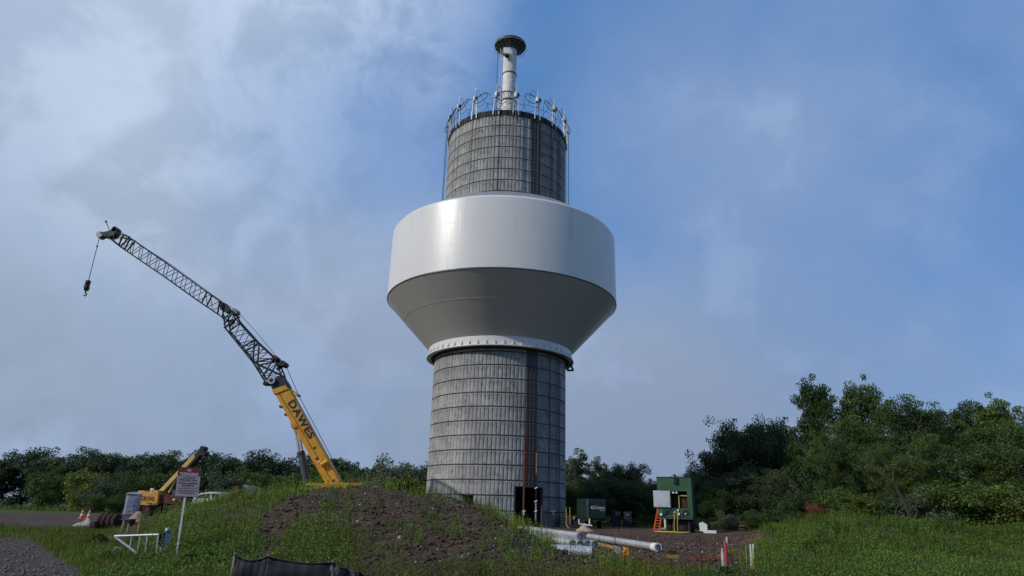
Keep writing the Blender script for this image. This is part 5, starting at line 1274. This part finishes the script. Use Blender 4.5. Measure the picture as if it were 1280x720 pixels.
def plant(proto, u, Y, hscale, label, cat, group=None, rot=None, wscale=None):
    if proto.name in used: r = copy_tree(proto)
    else: r = proto; used[proto.name] = 1
    p = on(u, Y); r.location = (p.x, p.y, p.z - .05); ws = wscale or hscale
    r.scale = (ws, ws, hscale); r.rotation_euler = (0, 0, random.uniform(0, 6.28) if rot is None else rot)
    r['label'] = label; r['category'] = cat
    if group: r['group'] = group
    elif 'group' in r.keys(): del r['group']
    return r
fa = [make_tree('broadleaf_tree', 10, 8.5, 101, 15000, .30, 16, .45, .08, .17, 'leaf_far'), make_tree('broadleaf_tree', 10, 7.5, 102, 13000, .30, 16, .45, .1, .16, 'leaf_far', pointy=.2), make_tree('broadleaf_tree', 10, 9.5, 103, 16000, .32, 18, .45, .06, .18, 'leaf_far')]
po = make_tree('slender_tree', 10, 5.0, 104, 7500, .23, 18, .55, .25, .15, 'leaf_pale')
sh = [make_tree('shrub', 4, 5, 105, 9000, .2, 13, .4, .0, .2, 'leaf_mid', twigs=False), make_tree('shrub', 4, 5.5, 106, 9000, .2, 13, .4, .0, .2, 'leaf_pale', twigs=False), make_tree('shrub', 4, 4.5, 107, 8000, .2, 12, .4, .0, .2, 'leaf_yellow', twigs=False)]
ma = [make_tree('dense_tree', 10, 8, 108, 24000, .2, 20, .45, .04, .16, 'leaf'), make_tree('dense_tree', 10, 8.5, 109, 24000, .2, 20, .45, .05, .17, 'leaf_mid'), make_tree('dense_tree', 10, 9, 110, 26000, .22, 22, .42, .03, .17, 'leaf')]
ne = [make_tree('leafy_tree', 10, 7, 111, 27000, .15, 24, .5, .12, .105, 'leaf_mid', pointy=.35), make_tree('leafy_tree', 10, 8.5, 112, 32000, .15, 27, .5, .05, .115, 'leaf_mid')]
M1 = .001164
yh = lambda u: 638.6 + (u - 632.4) * .0274
def hfor(u, ytop, Y): return 1.6 + (yh(u) - ytop) * Y * M1 - H(UX(u, Y), Y)
# the far wood left of the tower, left to right
wood = 'far wood left of the tower'
us = [(-40, 566, 118), (-5, 570, 112), (28, 564, 116), (60, 567, 110), (92, 564, 116), (118, 566, 110), (143, 569, 114), (166, 571, 108), (186, 567, 116), (208, 570, 110), (232, 571, 114), (256, 568, 108), (282, 570, 116), (304, 574, 110), (325, 569, 112), (348, 577, 118), (370, 578, 110), (392, 574, 114), (412, 569, 108), (432, 578, 112), (452, 586, 110), (474, 583, 106), (496, 586, 112), (516, 588, 104), (532, 586, 112), (556, 580, 118), (590, 582, 116)]
where = {5: 'above the traffic cones', 7: 'above the toilet cabin', 9: 'above the small crane counterweight', 11: 'right of the small crane boom tip', 18: 'by the big crane boom', 21: 'between the big crane and the tower'}
nums = ['first', 'second', 'third', 'fourth', 'fifth', 'sixth', 'seventh', 'eighth', 'ninth', 'tenth', 'eleventh', 'twelfth', 'thirteenth', 'fourteenth', 'fifteenth', 'sixteenth', 'seventeenth', 'eighteenth', 'nineteenth', 'twentieth', 'twenty-first', 'twenty-second', 'twenty-third', 'twenty-fourth', 'twenty-fifth', 'twenty-sixth', 'twenty-seventh']
for i_, (u, yt, Y) in enumerate(us):
    h = hfor(u, yt, Y) / 10 * 1.0; pr = fa[i_ % 3]
    lab = nums[i_] + ' tree from left in far wood' + (' ' + where[i_] if i_ in where else '')
    plant(pr, u, Y, h * .98, lab, 'tree', wood, wscale=h * 1.12)
# lower lighter shrubs before the wood
us = [(60, 596, 92, 0), (104, 592, 90, 2), (128, 604, 84, 1), (150, 600, 88, 0), (176, 598, 92, 0), (204, 594, 90, 2), (228, 600, 86, 0), (252, 596, 90, 0), (276, 600, 84, 1), (300, 596, 88, 0), (330, 600, 84, 0), (356, 598, 88, 2), (382, 600, 84, 0), (404, 596, 86, 0), (440, 600, 80, 0), (458, 602, 74, 2), (476, 598, 76, 1), (494, 592, 80, 1), (508, 598, 72, 2), (522, 590, 78, 1), (538, 596, 82, 0), (120, 618, 76, 2), (148, 620, 78, 0)]
sn = ['mid green', 'silvery green', 'yellow green']
for i_, (u, yt, Y, k) in enumerate(us):
    h = hfor(u, yt, Y) / 4
    plant(sh[k], u, Y, h, '%s shrub at the foot of the far wood, %s from the left' % (sn[k], nums[sorted(range(len(us)), key=lambda q_: us[q_][0]).index(i_)]), 'shrub', 'shrubs before the far wood', wscale=h * .95)
# right of the tower
for u, yt, Y, lab in ((722, 562, 84, 'slender pale tree rising just right of the column'), (752, 572, 86, 'slender pale tree between the column and the green machine'), (712, 575, 90, 'thin airy tree half hidden by the column')):
    h = hfor(u, yt, Y) / 10; plant(po, u, Y, h * 1.05, lab, 'tree', 'airy trees right of the column', wscale=h * .95)
for u, yt, Y, k, lab in ((789, 577, 84, 0, 'round topped tree left of the green machine'), (772, 586, 84, 1, 'dark tree behind the two dark cabinets'), (738, 600, 76, 1, 'bushy tree behind the dark green generator'), (765, 596, 74, 0, 'low dense tree between generator and cabinets'), (795, 600, 74, 1, 'low dense tree just left of the hatch door'), (712, 606, 74, 1, 'bushy tree at the right edge of the column foot'), (820, 606, 78, 0, 'dark tree behind the hatch door of the green machine'), (850, 598, 80, 2, 'dark tree hidden behind the green machine'), (878, 587, 76, 0, 'dark tree at the right edge of the green machine'), (680, 600, 84, 0, 'tree behind the column foot')):
    h = hfor(u, yt, Y) / 10; plant(ma[k], u, Y, h, lab, 'tree', 'trees behind the yard', wscale=h * .95 if h > .6 else h * 1.2)
for u, yt, Y, k, lab in ((905, 560, 78, 0, 'dark tree left of the tallest rounded tree group'), (926, 532, 78, 2, 'tall dark rounded tree, left half of the big clump'), (958, 523, 80, 0, 'tallest dark rounded tree behind the yard'), (990, 530, 80, 2, 'tall dark tree just left of the two pointed trees'), (1018, 545, 74, 1, 'dark tree behind the two pointed trees'), (900, 606, 66, 1, 'low dark tree above the small sawhorse'), (930, 590, 66, 2, 'low dense tree at the back of the yard'), (962, 585, 64, 0, 'low dense tree left of the dead red bush'), (995, 590, 60, 2, 'low dense tree above the dead red bush'), (876, 618, 68, 1, 'low bush right of the green machine')):
    h = hfor(u, yt, Y) / 10; plant(ma[k], u, Y, h, lab, 'tree', 'dark trees right of the yard', wscale=h * .8 if h > .9 else h * 1.1)
for u, yt, Y, k, lab, ws in ((1038, 472, 47, 0, 'pointed leafy tree, left one of the two tall tips', .78), (1096, 474, 46, 0, 'pointed leafy tree, right one of the two tall tips', .72), (1070, 530, 44, 1, 'leafy tree filling the dip between the two pointed tips', .9), (1052, 548, 41, 1, 'leafy tree low behind the green bank', .9), (1138, 506, 43, 1, 'leafy tree right of the pointed pair', .9), (1176, 500, 44, 0, 'leafy tree at the right edge behind the leaning trunk', .9), (1120, 560, 38, 1, 'low leafy tree above the leaning dead trunk', .95), (1166, 552, 36.5, 1, 'low leafy tree at the right edge of the bank', .95), (1222, 510, 43, 1, 'leafy tree outside the right edge', .9), (1268, 492, 42, 0, 'tall leafy tree far outside the right edge', .9), (1290, 530, 38, 1, 'last leafy tree on the right', .95)):
    h = hfor(u, yt, Y) / 10; plant(ne[k], u, Y, h * (1.14 if yt < 480 else 1.09), lab, 'tree', 'leafy trees on the right bank', wscale=h * ws * 1.05)
us = [(1010, 622, 44, 0), (1060, 618, 38, 0), (1088, 624, 37, 2), (1118, 622, 36, 0), (1150, 624, 35, 1), (1186, 616, 35, 0), (1225, 614, 35, 0), (1265, 610, 34, 2), (975, 636, 52, 0), (942, 642, 56, 0), (908, 645, 60, 1)]
for i_, (u, yt, Y, k) in enumerate(us):
    h = hfor(u, yt, Y) / 4; plant(sh[k], u, Y, max(.2, h), '%s undergrowth shrub below the right trees, %s from the left' % (sn[k], nums[sorted(range(len(us)), key=lambda q_: us[q_][0]).index(i_)]), 'shrub', 'undergrowth on the right bank', wscale=max(.3, h) * 1.3)
for i_, (u, yt, Y) in enumerate([(640, 600, 100), (690, 602, 104), (735, 600, 98), (775, 604, 102), (815, 606, 98), (855, 604, 100), (890, 600, 96), (930, 596, 98), (972, 596, 96), (1010, 596, 92), (1050, 600, 90), (1090, 600, 92), (1130, 600, 88), (1175, 596, 92), (1220, 596, 90), (1270, 590, 88), (1320, 590, 86)]):
    h = hfor(u, yt, Y) / 10; plant(fa[i_ % 3], u, Y, h, '%s tree from left in the rear row behind the yard and the right trees' % nums[i_], 'tree', 'rear row of trees on the right', wscale=h * 1.6)
for i_, (u, yt, Y, k) in enumerate([(1000, 628, 48, 2), (1030, 626, 50, 0), (1060, 630, 44, 2), (1095, 628, 43, 0), (1130, 628, 41, 2)]):
    h = hfor(u, yt, Y) / 10; plant(ma[k], u, Y, h, 'small dark tree filling the shade under the right trees, %s from the left' % nums[i_], 'tree', 'small trees in the shade', wscale=h * 2.2)
# dead bush and leaning dead trunk
db = make_tree('dead_bush', 2, 3.0, 120, 3500, .09, 12, .5, .0, .17, 'leaf_red', 'bark_dead', twigs=False)
h = hfor(1020, 632, 36); plant(db, 1020, 36, h / 2, 'rust brown dead bush at the left end of the green bank', 'bush', wscale=h / 2 * 1.0)
YL = 33.2; L_ = lambda px, py, dy=0: at(px, py, YL) + Vector((0, dy, 0))
b_ = L_(1163, 690); b_.z = min(b_.z, H(b_.x, b_.y) - .1)
t = thing('leaning_dead_tree', 'bare dead trunk leaning up to the left against the right trees', 'dead tree', b_)
q = MB().tube([b_, L_(1160, 684), L_(1150, 668), L_(1139, 652, -.1), L_(1127, 628, -.2), L_(1113, 604, -.3), L_(1100, 594, -.3), L_(1080, 578, -.1), L_(1066, 560)], [.11, .11, .1, .09, .075, .065, .05, .035, .015], 8)
q.build('trunk', 'bark_dead', t)
q = MB()
for pts in (((1113, 604), (1114, 588), (1122, 575), (1130, 568)), ((1127, 628), (1118, 634), (1116, 645)), ((1127, 628), (1122, 612), (1112, 620), (1118, 640)), ((1139, 652), (1143, 640), (1141, 628)), ((1139, 652), (1134, 655), (1128, 652)), ((1100, 594), (1104, 582), (1100, 570)), ((1150, 668), (1156, 655), (1155, 640)), ((1080, 578), (1082, 566), (1090, 556))):
    q.tube([L_(a, c, -.2) for a, c in pts], [.035, .025, .018, .01][:len(pts)], 5)
q.build('branch', 'bark_dead', t)
# leafy weeds bush in front
def leafy(name, px, py, wpx, hpx, n, size, mat, lab, cat, seed, Y=None):
    rng = np.random.default_rng(seed); p = on(px, Y) if Y else gnd(px, py, 10, 60); k = p.y * M1
    a = rng.random(n) * 6.283; r = np.sqrt(rng.random(n)); x = r * np.cos(a) * wpx / 2 * k; y = r * np.sin(a) * wpx / 2 * k * .8
    z = (hpx * k) * (1 - .75 * r ** 2) * (.25 + .75 * rng.random(n) ** .6) * (.7 + .5 * vnoise(x * 5, y * 5, seed))
    V, Fq = leaf_quads(np.stack([x, y, z + height(x + p.x, y + p.y) - p.z], 1), size, rng, 2.)
    st_ = MB(); rnd = random.Random(seed)
    for q_ in range(26):
        a_ = rnd.random() * 6.28; r_ = rnd.random() * wpx / 2 * k * .8; st_.tube([(0 + .3 * r_ * math.cos(a_), .3 * r_ * math.sin(a_), -.1), (r_ * math.cos(a_), r_ * math.sin(a_), hpx * k * .7 * (1 - .5 * rnd.random()))], [.012, .005], 4)
    t = thing(name, lab, cat, p, local=True); st_.build('stem', 'grass', t); npmesh('leaves', V, Fq, mat, t); return t
leafy('leafy_bush', 903, 718, 66, 24, 2600, .11, 'leaf_bush', 'bright green broad leaved bush at the bottom below the red post', 'bush', 1, Y=17.2)
leafy('leafy_bush', 262, 700, 60, 20, 1900, .12, 'leaf_bush', 'broad leaved weeds right of the sign post foot', 'bush', 2, Y=16.6)
leafy('leafy_bush', 205, 700, 46, 15, 1300, .11, 'leaf_bush', 'broad leaved weeds under the gate post', 'bush', 3, Y=17.4)
leafy('leafy_bush', 132, 676, 26, 13, 900, .1, 'leaf_yellow', 'bright yellow green bush left of the gate', 'bush', 4, Y=24)
leafy('leafy_bush', 1065, 700, 70, 18, 1500, .09, 'leaf_bush', 'low green bush at the bottom right of the laths', 'bush', 6, Y=18.5)

# ------------------------------------------------------------------ grass, weeds and stones: uncounted cover
def sample(n, u0, u1, y0, y1, rng, pw=1.0):
    u = u0 + (u1 - u0) * rng.random(n); t = rng.random(n) ** pw; y = y0 * (y1 / y0) ** t; x = (u - 632.4) / 859.3 * y; return x, y, u
def blades(name, n, reg, hgt, wid, mat, seed, dens=None, lean=.35, clump=0, pw=1.0):
    rng = np.random.default_rng(seed); x, y, u = sample(n, *reg, rng, pw)
    m_ = grass_mask(x, y) if dens is None else dens(x, y, u)
    keep = rng.random(n) < m_; x, y = x[keep], y[keep]; n = len(x)
    if clump: cx_ = rng.normal(size=(n, 2)) * .05; x = x + cx_[:, 0]; y = y + cx_[:, 1]
    z = height(x, y); hh = hgt * (.4 + .75 * rng.random(n)) * (.35 + 1.0 * fbm(x * .9, y * .9, 3, 71)); a = rng.random(n) * 6.283; l = lean * rng.random(n) * hh
    w_ = wid * (.6 + .8 * rng.random(n)) * np.maximum(1, y / 18); dx = np.cos(a) * w_ / 2; dy = np.sin(a) * w_ / 2; la = rng.random(n) * 6.283; lx = np.cos(la) * l; ly = np.sin(la) * l
    V = np.stack([np.stack([x - dx, y - dy, z - .03], 1), np.stack([x + dx, y + dy, z - .03], 1), np.stack([x + dx * .8 + lx * .35, y + dy * .8 + ly * .35, z + hh * .6], 1), np.stack([x + lx, y + ly, z + hh], 1), np.stack([x - dx * .8 + lx * .35, y - dy * .8 + ly * .35, z + hh * .6], 1)], 1).reshape(-1, 3)
    Fq = np.arange(n * 5).reshape(n, 5)
    o = npmesh(name, V, Fq, mat); tag(o, kind='stuff'); return o
def weeds(name, n, reg, hgt, leaf, mat, seed, dens, nleaf=13, pw=1.0, spread=.5):
    rng = np.random.default_rng(seed); x, y, u = sample(n, *reg, rng, pw); m_ = dens(x, y, u); keep = rng.random(n) < m_; x, y = x[keep], y[keep]; n = len(x)
    z = height(x, y); hh = hgt * (.5 + .8 * rng.random(n)); t = (np.arange(nleaf) + rng.random((n, nleaf))) / nleaf; a = rng.random((n, nleaf)) * 6.283
    la = rng.random(n) * 6.283; ll = .18 * hh * rng.random(n)
    r = spread * .22 * hh[:, None] * (1 - .6 * t); px_ = x[:, None] + np.cos(la)[:, None] * ll[:, None] * t; py_ = y[:, None] + np.sin(la)[:, None] * ll[:, None] * t; pz_ = z[:, None] + hh[:, None] * t
    w_ = leaf * .5 * np.maximum(1, y / 20)[:, None]; cx_, sx_ = np.cos(a), np.sin(a)
    A = np.stack([px_ - sx_ * w_ * .5, py_ + cx_ * w_ * .5, pz_], -1); B = np.stack([px_ + sx_ * w_ * .5, py_ - cx_ * w_ * .5, pz_], -1); Cc = np.stack([px_ + cx_ * r, py_ + sx_ * r, pz_ + r * .9], -1)
    V = np.stack([A, B, Cc], 2).reshape(-1, 3); Fq = np.arange(len(V)).reshape(-1, 3)
    o = npmesh(name, V, Fq, mat); tag(o, kind='stuff'); return o
FULL = (-150, 1420, 11.5, 60)
blades('meadow_grass', 430000, (-120, 1400, 11.5, 62), .27, .010, 'grass', 201)
blades('dry_grass', 170000, (-120, 1400, 11.5, 45), .42, .009, 'grass_dry', 202, dens=lambda x, y, u: grass_mask(x, y) * (.12 + .25 * ss(.5, .6, fbm(x * .5, y * .5, 3, 12)) + .9 * ss(730, 780, u) * (1 - ss(900, 960, u)) * (1 - ss(24, 27, y)) + .5 * ss(180, 210, u) * (1 - ss(300, 330, u)) * (1 - ss(15, 17, y))))
blades('far_grass', 60000, (-150, 1420, 60, 95), .5, .02, 'grass', 203)
def wd(x, y, u):
    n = fbm(x * .8, y * .8, 3, 91); g = grass_mask(x, y)
    return np.clip(g * 1.1 * ss(.38, .6, n) * (ss(170, 240, u)) , 0, 1) * ss(14, 17, y)
weeds('tall_weeds', 34000, (150, 1400, 13.5, 42), .6, .05, 'weed', 301, wd)
def tuft(x, y, u):
    n = fbm(x * 1.4 + 7, y * 1.4, 2, 55); return ss(.6, .74, n) * ss(15, 17, y) * np.interp(u, [300, 420, 680, 740], [.3, 1, 1, .3]) * (1 - ss(33, 35, y))
weeds('soil_tufts', 16000, (300, 760, 13.5, 34), .42, .045, 'weed', 302, tuft)
def clumps(name, nc, per, reg, rad_, hgt, leaf, mat, seed, dens):
    rng = np.random.default_rng(seed); x, y, u = sample(nc, *reg, rng); k = rng.random(nc) < dens(x, y, u); x, y = x[k], y[k]; nc = len(x)
    r_ = rad_ * (.5 + rng.random(nc)); cx_ = np.repeat(x, per) + rng.normal(size=nc * per) * np.repeat(r_, per) * .5; cy_ = np.repeat(y, per) + rng.normal(size=nc * per) * np.repeat(r_, per) * .5
    hh = hgt * np.repeat(.6 + .7 * rng.random(nc), per) * (.5 + .6 * rng.random(nc * per)); nleaf = 12; n = nc * per; z = height(cx_, cy_)
    t = (np.arange(nleaf) + rng.random((n, nleaf))) / nleaf; a = rng.random((n, nleaf)) * 6.283; r = .14 * hh[:, None] * (1 - .6 * t); w_ = leaf * .5 * np.maximum(1, cy_ / 20)[:, None]
    lx = rng.normal(size=n) * .1 * hh; ly = rng.normal(size=n) * .1 * hh
    px_ = cx_[:, None] + lx[:, None] * t; py_ = cy_[:, None] + ly[:, None] * t; pz_ = z[:, None] + hh[:, None] * t; ca_, sa_ = np.cos(a), np.sin(a)
    V = np.stack([np.stack([px_ - sa_ * w_ * .5, py_ + ca_ * w_ * .5, pz_], -1), np.stack([px_ + sa_ * w_ * .5, py_ - ca_ * w_ * .5, pz_], -1), np.stack([px_ + ca_ * r, py_ + sa_ * r, pz_ + r * 1.3], -1)], 2).reshape(-1, 3)
    tag(npmesh(name, V, np.arange(len(V)).reshape(-1, 3), mat), kind='stuff')
def soild(x, y, u): return np.interp(u, [180, 260, 420, 700, 760, 900, 960, 1200], [.3, .5, .3, .3, .3, .2, .6, .9]) * (1 - ss(34, 38, y)) * (.25 + .75 * ss(.42, .55, fbm(x * .4, y * .4, 3, 17))) * (1 - ss(690, 712, u) * (1 - ss(905, 965, u)) * ss(17.5, 19, y)) * (1 - np.exp(-((u - 309) / 24) ** 2 - ((y - 31) / 1.6) ** 2))
clumps('weed_clumps', 1500, 26, (180, 1300, 13.5, 36), .22, .38, .035, 'weed', 311, soild)
clumps('bank_weeds', 1600, 26, (930, 1420, 16, 40), .3, .42, .04, 'weed', 312, lambda x, y, u: ss(930, 990, u) * (.2 + .8 * ss(.42, .58, fbm(x * .5, y * .5, 3, 18))))
clumps('brown_weeds', 420, 22, (440, 760, 13, 17), .2, .34, .03, 'grass_dry', 313, lambda x, y, u: .8 * (1 - ss(16, 17, y)))
clumps('bank_scrub', 260, 90, (940, 1420, 15, 38), .9, .5, .06, 'leaf_mid', 321, lambda x, y, u: ss(940, 1000, u) * (.1 + .9 * ss(.45, .6, fbm(x * .3, y * .3, 3, 19))))
clumps('bank_scrub', 120, 80, (940, 1420, 14, 36), .8, .42, .06, 'leaf_bush', 322, lambda x, y, u: ss(940, 1000, u) * (.1 + .9 * ss(.45, .6, fbm(x * .3 + 8, y * .3, 3, 20))))
clumps('broad_weeds', 130, 60, (120, 460, 13.5, 22), .5, .32, .06, 'leaf_bush', 323, lambda x, y, u: (1 - ss(290, 460, u)) * ss(.42, .6, fbm(x * .6, y * .6, 3, 22)))
clumps('front_scrub', 190, 60, (860, 1420, 12.5, 17), .5, .36, .05, 'leaf_mid', 324, lambda x, y, u: .7 + 0 * x)
def crestd(x, y, u): cy = np.interp(u, [560, 620, 680, 760], [30, 26.5, 24, 22]); return np.exp(-((y - cy) / 2.0) ** 2) * np.interp(u, [200, 250, 400, 470, 600, 640, 685, 700], [.5, .9, .9, .25, .25, .9, .8, .0])
weeds('crest_weeds', 9000, (200, 730, 20, 34), .5, .05, 'weed', 303, crestd)
weeds('flowering_weeds', 2600, (345, 470, 15, 20), .42, .04, 'leaf_yellow', 304, lambda x, y, u: np.exp(-((u - 395) / 38) ** 2 - ((y - 17.3) / 1.6) ** 2))
rng = np.random.default_rng(5); x, y, u = sample(360, 340, 480, 15, 21, rng); k = rng.random(360) < np.exp(-((u - 395) / 45) ** 2); x, y = x[k], y[k]
V, Fq = leaf_quads(np.stack([x, y, height(x, y) + .25 + .3 * rng.random(len(x))], 1), .038, rng); tag(npmesh('yellow_blossoms', V, Fq, 'weed_yellow'), kind='stuff')
# stones on the soil
def stones(name, n, reg, smin, smax, mat, seed, dens):
    rng = np.random.default_rng(seed); x, y, u = sample(n, *reg, rng); k = rng.random(n) < dens(x, y, u); x, y = x[k], y[k]; n = len(x)
    s_ = smin * (smax / smin) ** (rng.random(n) ** 2.2); o = np.array([[1, 0, 0], [-1, 0, 0], [0, 1, 0], [0, -1, 0], [0, 0, .7], [0, 0, -.5]])
    V = np.stack([x, y, height(x, y) + s_ * .2], 1)[:, None, :] + (o[None] * (.6 + .8 * rng.random((n, 6)))[..., None] + rng.normal(size=(n, 6, 3)) * .15) * s_[:, None, None]
    f = np.array([[0, 2, 4], [2, 1, 4], [1, 3, 4], [3, 0, 4], [2, 0, 5], [1, 2, 5], [3, 1, 5], [0, 3, 5]])
    Fq = (np.arange(n)[:, None, None] * 6 + f[None]).reshape(-1, 3); tag(npmesh(name, V.reshape(-1, 3), Fq, mat), kind='stuff')
stones('pale_pebbles', 5200, (180, 960, 13, 40), .012, .075, 'stone', 401, lambda x, y, u: (1 - grass_mask(x, y)) * .35)
stones('soil_clods', 26000, (180, 960, 13, 44), .02, .12, 'clod', 402, lambda x, y, u: (1 - grass_mask(x, y)) * .9) if 'clod' in MT else None
MT['clod'] = paint('soil_clod', (.058, .037, .026), .95, dirt=.5, dirtc=(.03, .019, .014), var=.4, scale=2)
stones('soil_clods', 26000, (180, 960, 13, 44), .02, .11, 'clod', 402, lambda x, y, u: (1 - grass_mask(x, y)) * .9)
MT['gravel_dark'] = paint('dark_gravel', (.13, .12, .11), .95, dirt=.5, var=.4, scale=6)
stones('gravel', 7000, (-60, 190, 12, 48), .015, .06, 'gravel_dark', 403, lambda x, y, u: track_mask(x, y) * .8 + ss(34, 37, y) * (1 - ss(46, 50, y)) * (1 - ss(120, 150, u)))
for o in list(bpy.data.objects):
    if o.type == 'EMPTY' and o.get('label', None) == '': bpy.data.objects.remove(o)
